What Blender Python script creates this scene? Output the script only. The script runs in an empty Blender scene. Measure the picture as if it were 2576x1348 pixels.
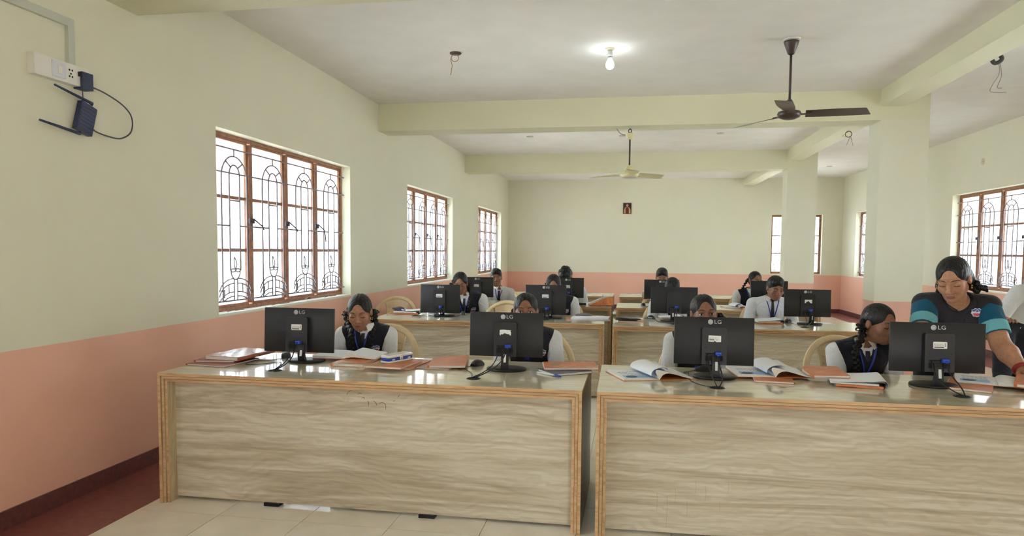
import bpy, bmesh, math, random
import numpy as np
from mathutils import Vector, Matrix

# ------------------------------------------------------------------ camera, sky, light, exposure
SC = bpy.context.scene
COL = SC.collection
def _camera():
    f, yaw, pitch, roll, py, cz = 1728.918, .1685, .0618, .0082, 737.2255, 1.4539
    cy, sy, cp, sp = math.cos(yaw), math.sin(yaw), math.cos(pitch), math.sin(pitch)
    F = Vector((-sy*cp, cy*cp, -sp)); R = Vector((cy, sy, 0)); U = R.cross(F)
    R2 = R*math.cos(roll) + U*math.sin(roll); U2 = U*math.cos(roll) - R*math.sin(roll)
    cam = bpy.data.cameras.new('camera'); o = bpy.data.objects.new('camera', cam); COL.objects.link(o)
    m = Matrix((R2, U2, -F)).transposed().to_4x4(); m.translation = (0, 0, cz); o.matrix_world = m
    cam.sensor_width = 36; cam.lens = f*36/2576; cam.shift_y = (py-674)/2576
    cam.clip_start = .05; cam.clip_end = 300
    SC.camera = o
_camera()
SKY_STRENGTH = 28.0
w = bpy.data.worlds.new('overcast_sky'); SC.world = w; w.use_nodes = True
nt = w.node_tree; bg = nt.nodes['Background']
tc = nt.nodes.new('ShaderNodeTexCoord'); sp = nt.nodes.new('ShaderNodeSeparateXYZ'); cr = nt.nodes.new('ShaderNodeValToRGB')
nt.links.new(tc.outputs['Generated'], sp.inputs[0])
mr = nt.nodes.new('ShaderNodeMapRange'); mr.inputs['From Min'].default_value = -1; nt.links.new(sp.outputs['Z'], mr.inputs['Value']); nt.links.new(mr.outputs[0], cr.inputs[0])
# pale sunlit ground below the horizon, bright overcast sky above it
for i, (p, c) in enumerate(((.40, (1.0, .95, .86)), (.5, (.84, .90, .95)), (.9, (.86, .94, 1.0)))):
    if i > 1: cr.color_ramp.elements.new(p)
    cr.color_ramp.elements[i].position = p; cr.color_ramp.elements[i].color = (*c, 1)
nt.links.new(cr.outputs[0], bg.inputs['Color']); bg.inputs['Strength'].default_value = SKY_STRENGTH
vs = SC.view_settings
vs.view_transform = 'Standard'; vs.look = 'None'; vs.gamma = 1; vs.use_curve_mapping = False; vs.exposure = 0.42
SC.display_settings.display_device = 'sRGB'
cyc = SC.cycles
cyc.max_bounces = 10; cyc.diffuse_bounces = 6; cyc.glossy_bounces = 4; cyc.transparent_max_bounces = 12; cyc.transmission_bounces = 6
cyc.caustics_reflective = False; cyc.caustics_refractive = False; cyc.sample_clamp_indirect = 12
def portal(loc, rot, sx, sz):
    l = bpy.data.lights.new('daylight_portal', 'AREA'); l.shape = 'RECTANGLE'; l.size = sx; l.size_y = sz
    l.cycles.is_portal = True
    o = bpy.data.objects.new('daylight_portal', l); COL.objects.link(o); o.location = loc; o.rotation_euler = rot

# ------------------------------------------------------------------ room numbers
XL, XR, YB, YF, HC = -3.142, 5.06, 17.74, -5.3, 3.275
DADO = .915; WT = .23
WZ0, WZ1 = .935, 2.39
WINY = [(-4.35, -1.77), (.25, 2.83), (4.87, 7.45), (9.49, 12.05), (14.16, 16.78)]
WINR = WINY[2:]
BWX = (3.42, 4.60)
for y0, y1 in WINY:
    portal((XL-.3, (y0+y1)/2, (WZ0+WZ1)/2), (0, -math.pi/2, 0), WZ1-WZ0, y1-y0)
for y0, y1 in WINR:
    portal((XR+.3, (y0+y1)/2, (WZ0+WZ1)/2), (0, math.pi/2, 0), WZ1-WZ0, y1-y0)
portal((sum(BWX)/2, YB+.3, (WZ0+WZ1)/2), (-math.pi/2, 0, 0), 1.18, WZ1-WZ0)

portal((2.6, YF-.3, 1.05), (math.pi/2, 0, 0), .75, 2.1)  # portal for the fill doorway added behind the camera

# ------------------------------------------------------------------ helpers
def s2l(c):
    return tuple(((v/255)/12.92 if v/255 <= .04045 else ((v/255+.055)/1.055)**2.4) for v in c)
class NT:
    def __init__(s, name):
        s.m = bpy.data.materials.new(name); s.m.use_nodes = True; s.t = s.m.node_tree; s.b = s.t.nodes['Principled BSDF']
        s.out = s.t.nodes['Material Output']
    def n(s, kind, **kw):
        x = s.t.nodes.new('ShaderNode'+kind)
        for k, v in kw.items():
            if k in x.bl_rna.properties: setattr(x, k, v)
            else: x.inputs[k.replace('_', ' ')].default_value = v
        return x
    def l(s, a, b): s.t.links.new(a, b)
    def ramp(s, src, stops):
        r = s.n('ValToRGB'); e = r.color_ramp.elements
        while len(e) < len(stops): e.new(.5)
        for i, (p, c) in enumerate(stops): e[i].position = p; e[i].color = (*s2l(c), 1)
        s.l(src, r.inputs[0]); return r.outputs[0]
    def coord(s, scale=(1, 1, 1), rnd=False):
        tc = s.n('TexCoord'); mp = s.n('Mapping'); mp.inputs['Scale'].default_value = scale
        src = tc.outputs['Object']
        if rnd:
            oi = s.n('ObjectInfo'); ad = s.n('VectorMath', operation='MULTIPLY_ADD')
            cmb = s.n('CombineXYZ')
            for k in range(3): s.l(oi.outputs['Random'], cmb.inputs[k])
            s.l(cmb.outputs[0], ad.inputs[0]); ad.inputs[1].default_value = (7.3, 11.1, 5.7); s.l(src, ad.inputs[2]); src = ad.outputs[0]
        s.l(src, mp.inputs['Vector']); return mp.outputs[0]
MATS = {}
def mat(name, c, rough=.5, metal=0, noise=0, nscale=30, bump=0, bscale=200, coat=0, spec=None, sheen=0, trans=0):
    if name in MATS: return MATS[name]
    t = NT(name); b = t.b; lin = s2l(c)
    b.inputs['Base Color'].default_value = (*lin, 1); b.inputs['Roughness'].default_value = rough; b.inputs['Metallic'].default_value = metal
    if spec is not None: b.inputs['Specular IOR Level'].default_value = spec
    if coat: b.inputs['Coat Weight'].default_value = coat; b.inputs['Coat Roughness'].default_value = .06
    if sheen: b.inputs['Sheen Weight'].default_value = sheen
    if trans: b.inputs['Transmission Weight'].default_value = trans
    if noise:
        nz = t.n('TexNoise'); nz.inputs['Scale'].default_value = nscale; nz.inputs['Detail'].default_value = 4
        t.l(t.coord(), nz.inputs['Vector'])
        lo = tuple(max(0, v*(1-noise)) for v in c); hi = tuple(min(255, v*(1+noise)) for v in c)
        t.l(t.ramp(nz.outputs['Fac'], [(.3, lo), (.7, hi)]), b.inputs['Base Color'])
    if bump:
        nb = t.n('TexNoise'); nb.inputs['Scale'].default_value = bscale; nb.inputs['Detail'].default_value = 3; t.l(t.coord(), nb.inputs['Vector'])
        bp = t.n('Bump'); bp.inputs['Strength'].default_value = bump; bp.inputs['Distance'].default_value = .01
        t.l(nb.outputs['Fac'], bp.inputs['Height']); t.l(bp.outputs[0], b.inputs['Normal'])
    MATS[name] = t.m; return t.m

def np_mesh(name, V, F, mats, mi=None, smooth=True):
    me = bpy.data.meshes.new(name); V = np.asarray(V, np.float32); F = np.asarray(F, np.int32); k = F.shape[1]
    me.vertices.add(len(V)); me.vertices.foreach_set('co', V.ravel())
    me.loops.add(F.size); me.loops.foreach_set('vertex_index', F.ravel())
    me.polygons.add(len(F)); me.polygons.foreach_set('loop_start', np.arange(0, F.size, k, dtype=np.int32))
    me.polygons.foreach_set('use_smooth', np.full(len(F), smooth))
    for m in (mats if isinstance(mats, (list, tuple)) else [mats]): me.materials.append(m)
    if mi is not None: me.polygons.foreach_set('material_index', np.asarray(mi, np.int32))
    me.update(calc_edges=True); return me
def link(name, data, parent=None):
    o = bpy.data.objects.new(name, data); COL.objects.link(o)
    if parent is not None: o.parent = parent
    return o
def tag(o, label, cat, group=None):
    o['label'] = label; o['category'] = cat
    if group: o['group'] = group
    return o
def thing(name, label, cat, loc=(0, 0, 0), rz=0, group=None):
    o = link(name, None); o.empty_display_size = .1; o.location = loc; o.rotation_euler = (0, 0, rz)
    return tag(o, label, cat, group)
def struct(o): o['kind'] = 'structure'; return o

class MB:
    """collects polygons for one mesh object"""
    def __init__(s): s.v = []; s.f = []; s.mi = []; s.sm = []
    def add(s, vs, fs, mi=0, sm=False):
        o = len(s.v); s.v.extend([tuple(v) for v in vs])
        for f in fs: s.f.append([o+i for i in f]); s.mi.append(mi); s.sm.append(sm)
    def box(s, a, b, mi=0, fm=None, M=None):
        (x0, y0, z0), (x1, y1, z1) = a, b
        vs = [(x0,y0,z0),(x1,y0,z0),(x1,y1,z0),(x0,y1,z0),(x0,y0,z1),(x1,y0,z1),(x1,y1,z1),(x0,y1,z1)]
        if M is not None: vs = [tuple(M @ Vector(v)) for v in vs]
        o = len(s.v); s.v.extend(vs)
        for nm, f in (('b',(3,2,1,0)),('t',(4,5,6,7)),('f',(0,1,5,4)),('r',(1,2,6,5)),('k',(2,3,7,6)),('l',(3,0,4,7))):
            s.f.append([o+i for i in f]); s.mi.append((fm or {}).get(nm, mi)); s.sm.append(False)
    def rbox(s, a, b, r=.01, mi=0, seg=3, M=None):
        """box with the four vertical edges rounded and a small top/bottom chamfer"""
        (x0,y0,z0),(x1,y1,z1) = a, b; ring = []
        for cx, cy, a0 in ((x1-r,y1-r,0),(x0+r,y1-r,90),(x0+r,y0+r,180),(x1-r,y0+r,270)):
            for k in range(seg+1):
                t = math.radians(a0+90*k/seg); ring.append((cx, cy, math.cos(t), math.sin(t)))
        c = min(r*.4, (z1-z0)*.3); lv = [(z0, r-c), (z0+c, r), (z1-c, r), (z1, r-c)]
        n = len(ring); vs = []
        for z, rr in lv: vs += [(cx+rr*ca, cy+rr*sa, z) for cx, cy, ca, sa in ring]
        if M is not None: vs = [tuple(M @ Vector(v)) for v in vs]
        fs = [(j*n+i, j*n+(i+1) % n, (j+1)*n+(i+1) % n, (j+1)*n+i) for j in range(3) for i in range(n)]
        o = len(s.v); s.add(vs, fs, mi, True); s.f += [[o+i for i in range(n)][::-1], [o+3*n+i for i in range(n)]]; s.mi += [mi, mi]; s.sm += [False, False]
    def tube(s, path, r, seg=6, mi=0, closed=False, cap=True, flat=None):
        P = [Vector(p) for p in path]; n = len(P); rs = r if isinstance(r, (list, tuple)) else [r]*n
        up = None; rings = []
        for i, p in enumerate(P):
            if closed: t = (P[(i+1) % n]-P[i-1])
            else: t = (P[min(i+1, n-1)]-P[max(i-1, 0)])
            t = t.normalized() if t.length > 1e-9 else Vector((0, 0, 1))
            if up is None:
                up = Vector((0, 0, 1)) if abs(t.z) < .9 else Vector((1, 0, 0))
            a = t.cross(up);
            a = a.normalized() if a.length > 1e-6 else t.orthogonal().normalized()
            b = a.cross(t); up = b
            fl = flat or 1
            rings.append([p+a*(rs[i]*math.cos(2*math.pi*k/seg))+b*(rs[i]*fl*math.sin(2*math.pi*k/seg)) for k in range(seg)])
        vs = [v for rg in rings for v in rg]; m = n if closed else n-1
        fs = [(i*seg+k, i*seg+(k+1) % seg, ((i+1) % n)*seg+(k+1) % seg, ((i+1) % n)*seg+k) for i in range(m) for k in range(seg)]
        s.add(vs, fs, mi, True)
        if cap and not closed:
            o = len(s.v)-n*seg; s.f += [[o+k for k in range(seg)][::-1], [o+(n-1)*seg+k for k in range(seg)]]; s.mi += [mi]*2; s.sm += [False]*2
    def lathe(s, prof, c=(0, 0, 0), seg=24, mi=0, sy=1.0, M=None):
        vs = []
        for r, z in prof: vs += [(c[0]+r*math.cos(2*math.pi*k/seg), c[1]+sy*r*math.sin(2*math.pi*k/seg), c[2]+z) for k in range(seg)]
        if M is not None: vs = [tuple(M @ Vector(v)) for v in vs]
        fs = [(j*seg+k, j*seg+(k+1) % seg, (j+1)*seg+(k+1) % seg, (j+1)*seg+k) for j in range(len(prof)-1) for k in range(seg)]
        s.add(vs, fs, mi, True)
    def prism(s, pts, z0, z1, mi=0, M=None, sm=False, top=None):
        """polygon (ccw) extruded along z"""
        n = len(pts); vs = [(x, y, z0) for x, y in pts]+[(x, y, z1) for x, y in pts]
        if M is not None: vs = [tuple(M @ Vector(v)) for v in vs]
        o = len(s.v); s.add(vs, [(i, (i+1) % n, n+(i+1) % n, n+i) for i in range(n)], mi, sm)
        s.f += [[o+i for i in range(n)][::-1], [o+n+i for i in range(n)]]; s.mi += [mi, mi if top is None else top]; s.sm += [False]*2
    def grid(s, P, mi=0, sm=True):
        """P: rows of points"""
        r, c = len(P), len(P[0]); s.add([p for row in P for p in row], [(i*c+j, i*c+j+1, (i+1)*c+j+1, (i+1)*c+j) for i in range(r-1) for j in range(c-1)], mi, sm)
    def mesh(s, name, mats):
        me = bpy.data.meshes.new(name); me.from_pydata(s.v, [], s.f)
        for m in (mats if isinstance(mats, (list, tuple)) else [mats]): me.materials.append(m)
        me.polygons.foreach_set('material_index', s.mi); me.polygons.foreach_set('use_smooth', s.sm); me.update(); return me
    def build(s, name, mats, parent=None): return link(name, s.mesh(name, mats), parent)
def dup(o, loc=None, rz=None, label=None, group=None, name=None):
    """copy a thing with its parts and sub-parts"""
    r = o.copy(); COL.objects.link(r)
    if loc is not None: r.location = loc
    if rz is not None: r.rotation_euler = (0, 0, rz)
    if label: r['label'] = label
    if group: r['group'] = group
    for ch in list(o.children):
        c = ch.copy(); COL.objects.link(c); c.parent = r
        for g in list(ch.children):
            d = g.copy(); COL.objects.link(d); d.parent = c
    return r
def arcpts(cx, cz, rx, rz, a0, a1, n):
    return [(cx+rx*math.cos(math.radians(a0+(a1-a0)*i/n)), cz+rz*math.sin(math.radians(a0+(a1-a0)*i/n))) for i in range(n+1)]
def bez(p0, p1, p2, p3, n=12):
    P = [Vector(p) for p in (p0, p1, p2, p3)]; out = []
    for i in range(n+1):
        t = i/n; u = 1-t; out.append(P[0]*u**3+P[1]*3*u*u*t+P[2]*3*u*t*t+P[3]*t**3)
    return out
def spline(pts, n=6):
    """Catmull-Rom through points"""
    P = [Vector(p) for p in pts]; P = [P[0]*2-P[1]]+P+[P[-1]*2-P[-2]]; out = []
    for i in range(1, len(P)-2):
        a, b, c, d = P[i-1:i+3]
        for k in range(n):
            t = k/n; out.append(.5*((2*b)+(c-a)*t+(2*a-5*b+4*c-d)*t*t+(3*b-a-3*c+d)*t**3))
    out.append(P[-2]); return out

# ------------------------------------------------------------------ materials of the room
def wall_material(name, dado=True, face=(227, 225, 205)):
    t = NT(name); b = t.b
    g = t.n('NewGeometry'); sx = t.n('SeparateXYZ'); t.l(g.outputs['Position'], sx.inputs[0])
    nz = t.n('TexNoise'); nz.inputs['Scale'].default_value = 1.3; nz.inputs['Detail'].default_value = 3; t.l(g.outputs['Position'], nz.inputs['Vector'])
    up = t.ramp(nz.outputs['Fac'], [(.3, tuple(v*.985 for v in face)), (.7, face)])
    if dado:
        lo = t.ramp(nz.outputs['Fac'], [(.3, (233, 182, 162)), (.7, (238, 188, 168))])
        wob = t.n('TexNoise'); wob.inputs['Scale'].default_value = 6; t.l(g.outputs['Position'], wob.inputs['Vector'])
        ma = t.n('Math', operation='MULTIPLY_ADD'); ma.inputs[1].default_value = .006; t.l(wob.outputs['Fac'], ma.inputs[0]); t.l(sx.outputs['Z'], ma.inputs[2])
        gt = t.n('Math', operation='GREATER_THAN'); gt.inputs[1].default_value = DADO+.003; t.l(ma.outputs[0], gt.inputs[0])
        mx = t.n('Mix', data_type='RGBA'); t.l(gt.outputs[0], mx.inputs['Factor']); t.l(lo, mx.inputs[6]); t.l(up, mx.inputs[7])
        t.l(mx.outputs[2], b.inputs['Base Color'])
    else: t.l(up, b.inputs['Base Color'])
    b.inputs['Roughness'].default_value = .55; b.inputs['Specular IOR Level'].default_value = .3
    n2 = t.n('TexNoise'); n2.inputs['Scale'].default_value = 60; n2.inputs['Detail'].default_value = 4; t.l(g.outputs['Position'], n2.inputs['Vector'])
    bp = t.n('Bump'); bp.inputs['Strength'].default_value = .06; bp.inputs['Distance'].default_value = .01; t.l(n2.outputs['Fac'], bp.inputs['Height']); t.l(bp.outputs[0], b.inputs['Normal'])
    return t.m
M_WALL = wall_material('painted_wall'); M_BEAM = wall_material('cream_paint', False, (225, 223, 195))
M_CEIL = mat('white_ceiling', (232, 229, 224), .8, noise=.015, nscale=3)
M_REVEAL = mat('reveal_paint', (232, 232, 210), .6)
M_SKIRT = mat('red_oxide_skirting', (106, 66, 64), .4, noise=.12, nscale=40)
M_BORDER = mat('red_oxide_floor', (132, 76, 72), .35, noise=.1, nscale=25)
M_GROUT = mat('grout', (168, 160, 146), .8)
def tile_material():
    t = NT('cream_tile'); b = t.b; oi = t.n('ObjectInfo')
    nz = t.n('TexNoise'); nz.inputs['Scale'].default_value = 5; nz.inputs['Detail'].default_value = 5; t.l(t.coord(rnd=True), nz.inputs['Vector'])
    t.l(t.ramp(nz.outputs['Fac'], [(.3, (222, 214, 196)), (.7, (234, 228, 214))]), b.inputs['Base Color'])
    b.inputs['Roughness'].default_value = .16; return t.m
M_TILE = tile_material()
M_FRAME = mat('brown_window_wood', (150, 104, 76), .5, noise=.15, nscale=18)
M_ROD = mat('backlit_grille_grey', (142, 132, 138), .5)  # pale rods coloured darker, so they read as silhouettes against bright panes
def pane_material():
    t = NT('frosted_glass'); t.t.nodes.remove(t.b)
    tr = t.n('BsdfTransparent'); tr.inputs[0].default_value = (.62, .66, .68, 1)
    tl = t.n('BsdfTranslucent'); tl.inputs[0].default_value = (.80, .85, .88, 1)
    gl = t.n('BsdfGlossy'); gl.inputs['Roughness'].default_value = .25
    m1 = t.n('MixShader'); m1.inputs[0].default_value = .5; t.l(tr.outputs[0], m1.inputs[1]); t.l(tl.outputs[0], m1.inputs[2])
    fr = t.n('Fresnel'); m2 = t.n('MixShader'); t.l(fr.outputs[0], m2.inputs[0]); t.l(m1.outputs[0], m2.inputs[1]); t.l(gl.outputs[0], m2.inputs[2])
    wv = t.n('TexWave', bands_direction='DIAGONAL'); wv.inputs['Scale'].default_value = 40; t.l(t.coord((0, 1, 0)), wv.inputs['Vector'])
    bp = t.n('Bump'); bp.inputs['Strength'].default_value = .3; bp.inputs['Distance'].default_value = .01; t.l(wv.outputs['Fac'], bp.inputs['Height'])
    t.l(bp.outputs[0], gl.inputs['Normal']); t.l(bp.outputs[0], tl.inputs['Normal'])
    t.l(m2.outputs[0], t.out.inputs['Surface']); return t.m
M_PANE = pane_material()

# ------------------------------------------------------------------ room shell
def side_wall(name, x0, x1, WINY):
    m = MB(); ys = [YF-WT]+[v for a in WINY for v in a]+[YB+WT]
    for i in range(0, len(ys), 2): m.box((x0, ys[i], 0), (x1, ys[i+1], HC))
    for y0, y1 in WINY: m.box((x0, y0, 0), (x1, y1, WZ0)); m.box((x0, y0, WZ1), (x1, y1, HC))
    return struct(m.build(name, M_WALL))
wl = side_wall('wall_left', XL-WT, XL, WINY); wr = side_wall('wall_right', XR, XR+WT, WINR)
m = MB(); a, b = BWX
m.box((XL, YB, 0), (a, YB+WT, HC)); m.box((b, YB, 0), (XR, YB+WT, HC)); m.box((a, YB, 0), (b, YB+WT, WZ0)); m.box((a, YB, WZ1), (b, YB+WT, HC))
wb = struct(m.build('wall_back', M_WALL))
m = MB()   # wall behind the camera; unseen doorway added to fill the desk fronts with light
ops = [(2.25, 2.95)]; xs = [XL]+[v for o in ops for v in o]+[XR]
for i in range(0, len(xs), 2): m.box((xs[i], YF-WT, 0), (xs[i+1], YF, HC))
for p, q in ops: m.box((p, YF-WT, 2.1), (q, YF, HC))
wf = struct(m.build('wall_front', M_WALL))
m = MB(); m.box((XL-WT-.3, YF-WT-.3, HC), (XR+WT+.3, YB+WT+.3, HC+.15)); struct(m.build('ceiling', M_CEIL))
# floor: slab, border strips, tiles set one by one with open joints
m = MB(); m.box((XL-WT, YF-WT, -.12), (XR+WT, YB+WT, -.006)); floor = struct(m.build('floor', M_GROUT))
BX0, BX1, BY1, TL = -2.67, 4.60, YB-.47, .4845
m = MB(); m.box((XL, YF, -.006), (BX0, YB, 0)); m.box((BX1, YF, -.006), (XR, YB, 0)); m.box((BX0, BY1, -.006), (BX1, YB, 0)); m.build('floor_border', M_BORDER, floor)
tm = MB(); g = .0016; tm.box((g, g, -.006), (TL-g, TL-g, 0)); tmesh = tm.mesh('tile', M_TILE)
rest = MB(); ny0 = -17; NX = 15
ty = lambda j: 3.35+(j-7)*TL
for j in range(ny0, 36):
    y = ty(j)
    if y+TL > BY1+.3: break
    for i in range(NX):
        x = BX0+i*TL
        if 4 <= j <= 22 and not (x > 3.2 and j < 8):
            o = link('tile', tmesh, floor); o.location = (x, y, 0)
        elif y > YF: rest.box((x+g, y+g, -.006), (x+TL-g, min(y+TL, BY1)-g, 0))
r = rest.build('tiles', M_TILE, floor); r['kind'] = 'stuff'
# skirtings
for nm, a, b in (('baseboard_left', (XL, YF, 0), (XL+.012, YB, .1)), ('baseboard_right', (XR-.012, YF, 0), (XR, YB, .1)), ('baseboard_back', (XL, YB-.012, 0), (XR, YB, .1))):
    m = MB(); m.box(a, b); struct(m.build(nm, M_SKIRT))
# beams and columns
BZ = 2.94
CX0, CX1 = 2.74, 3.24
for i, (y0, y1) in enumerate(((-.9, -.55), (3.69, 4.045), (8.35, 8.70), (12.95, 13.3))):
    m = MB(); m.box((XL, y0, BZ), (CX1, y1, HC)); struct(m.build('ceiling_beam', M_BEAM))
m = MB(); m.box((2.733, YF, 3.09), (2.985, YB, HC)); struct(m.build('ceiling_beam', M_BEAM))
for y0 in (-.9, 3.69, 8.35, 12.95):
    if y0 == 3.69: continue
    m = MB(); m.box((CX0, y0, 0), (CX1, y0+.38, BZ)); struct(m.build('column', M_WALL))

# ------------------------------------------------------------------ windows
def grille_mesh(W, n, off):
    """painted rod grille in the (u, z) plane at y = 0; u runs 0..W"""
    m = MB(); R = .0068
    def seg(pts, r=R): m.tube([(u, 0, z) for u, z in pts], r, 5)
    for z in (2.263, 2.066, 1.023): m.tube([(-.01, .008, z), (W+.01, .008, z)], .007, 5)
    for i in range(n):
        c = off+i*.62; cw = .62
        seg([(c, 2.263), (c, 2.205)])
        seg([(c-.185, 1.03)]+[(c-.185, 2.02)]+arcpts(c, 2.02, .185, .185, 180, 0, 14)+[(c+.185, 1.03)])
        seg([(c-.075, 1.27), (c-.075, 2.05)]+arcpts(c, 2.05, .075, .085, 180, 0, 10)+[(c+.075, 1.27)])
        for a in (48, 132): seg([(c+.075*math.cos(math.radians(a)), 2.05+.085*math.sin(math.radians(a))), (c+.185*math.cos(math.radians(a)), 2.02+.185*math.sin(math.radians(a)))])
        for z in (1.845, 1.448): seg([(c-.075, z), (c+.075, z)])
        seg([(c-.31, 1.638), (c-.075, 1.638)]); seg([(c+.075, 1.638), (c+.31, 1.638)])
        # lamp: flame, rim loops, bowl, stalk
        fl = [(c-.015, 1.385), (c-.022, 1.35), (c-.006, 1.285), (c+.012, 1.30), (c+.016, 1.335), (c-.015, 1.385)]
        seg([(p.x, p.y) for p in spline([(u, z, 0) for u, z in fl], 4)], .0056)
        for sg in (-1, 1): seg(arcpts(c+sg*.035, 1.272, .034, .013, 0, 360, 10), .0056)
        seg(arcpts(c, 1.272, .068, .075, 180, 360, 10), .0064)
        seg([(c-.024, 1.2), (c-.024, 1.03)]); seg([(c+.024, 1.2), (c+.024, 1.03)])
        for sg in (-1, 1):
            for k, (z1, rx, rz) in enumerate(((1.205, .235, .12), (1.165, .235, .12), (1.095, .235, .1), (1.058, .14, .05))):
                pts = arcpts(c+sg*.03, z1-rz, rx-.03 if k < 3 else rx, rz, 90, 8, 8)
                seg([(c+sg*.03+sg*abs(u-(c+sg*.03)), max(z, 1.03)) for u, z in pts], .0056)
            for du, za, zb in ((.1, 1.155, 1.085), (.165, 1.12, 1.05)): seg([(c+sg*du, za), (c+sg*du, zb)], .0064)
    return m
def window(idx, W, n, loc, rz, seed):
    """local: u along +x, room side is -y; y=0 is the inner wall face"""
    rnd = random.Random(seed)
    root = link('window_%d' % idx, None); struct(root); root.location = loc; root.rotation_euler = (0, 0, rz)
    H0, H1 = WZ0, WZ1; Y = .105
    rv = MB(); e = .004   # plastered reveal lining and sill
    rv.box((0, 0.001, H0), (e, WT, H1)); rv.box((W-e, 0.001, H0), (W, WT, H1)); rv.box((0, 0.001, H1-e), (W, WT, H1))
    rv.build('reveal', M_REVEAL, root)
    sm = MB(); sm.box((0, -.004, H0-.012), (W, WT, H0+.004)); sm.build('window_sill', mat('white_sill', (238, 236, 228), .5), root)
    fw = .03; fr = MB()
    fr.box((0, Y, H0+.004), (fw, Y+.07, H1-e)); fr.box((W-fw, Y, H0+.004), (W, Y+.07, H1-e)); fr.box((fw, Y, H1-e-fw), (W-fw, Y+.07, H1-e)); fr.box((fw, Y, H0+.004), (W-fw, Y+.07, H0+.004+fw))
    fr.build('window_frame', M_FRAME, root)
    mu = [(W-2*fw)/n*k+fw for k in range(n+1)]
    for k in range(1, n):
        q = MB(); q.box((mu[k]-.028, Y-.004, H0+.05), (mu[k]+.028, Y+.072, H1-.05)); q.build('mullion', M_FRAME, root)
    zs = [H0+.034, 1.448-.01, 1.845+.03, H1-.034]
    for k in range(n):
        a, b = mu[k]+(0 if k == 0 else .028), mu[k+1]-(0 if k == n-1 else .028)
        sa = MB(); st = .022   # casement sash
        for p, q in (((a, zs[0]), (a+st, zs[3])), ((b-st, zs[0]), (b, zs[3])), ((a+st, zs[0]), (b-st, zs[0]+st)), ((a+st, zs[3]-st), (b-st, zs[3]))):
            sa.box((p[0], Y+.012, p[1]), (q[0], Y+.055, q[1]))
        sash = sa.build('casement', M_FRAME, root)
        for z in zs[1:3]:
            tb = MB(); tb.box((a+st, Y+.015, z-.013), (b-st, Y+.05, z+.013)); tb.build('glazing_bar', M_FRAME, sash)
        zz = [zs[0]+st, zs[1]-.013, zs[1]+.013, zs[2]-.013, zs[2]+.013, zs[3]-st]
        for j in range(3):
            pb = MB(); pb.box((a+st, Y+.03, zz[2*j]), (b-st, Y+.034, zz[2*j+1])); pb.build('pane', M_PANE, sash)
    global GR
    key = (round(W, 2), n)
    if key not in GR: GR[key] = grille_mesh(W, n, W/2-(n-1)*.31).mesh('grille', M_ROD)
    o = link('grille', GR[key], root); o.location = (0, .072, 0)
    for k in range(1, n):   # casement latches, stays and bits of string tied at the middle rod
        la = MB(); z = 1.69
        la.box((mu[k]-.045, Y-.02, z-.02), (mu[k]+.03, Y-.004, z+.025))
        la.tube([(mu[k]+.02, Y-.022, z+.015), (mu[k]+.10, Y-.05, z-.04), (mu[k]+.12, Y-.055, z-.16 if rnd.random() < .6 else z-.07)], .006, 5)
        la.tube([(mu[k]-.03, Y-.02, z), (mu[k]-.035, Y-.03, z-.1), (mu[k]-.028, Y-.028, z-.17)], .003, 4)
        la.build('latch', mat('dark_latch', (60, 52, 58), .5), root)
    # sunshade slab outside, painted peach
    sh = MB(); sh.box((-.25, WT, H1+.04), (W+.25, WT+.5, H1+.13)); sh.build('sunshade', mat('peach_sunshade', (236, 178, 120), .7), root)
    return root
GR = {}
PI = math.pi; k = 0
for i, (y0, y1) in enumerate(WINY):
    k += 1; window(k, y1-y0, 4, (XL, y0, 0), PI/2, i)
for i, (y0, y1) in enumerate(WINR):
    k += 1; window(k, y1-y0, 4, (XR, y1, 0), -PI/2, 20+i)
window(k+1, BWX[1]-BWX[0], 2, (BWX[0], YB, 0), 0, 77)
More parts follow.
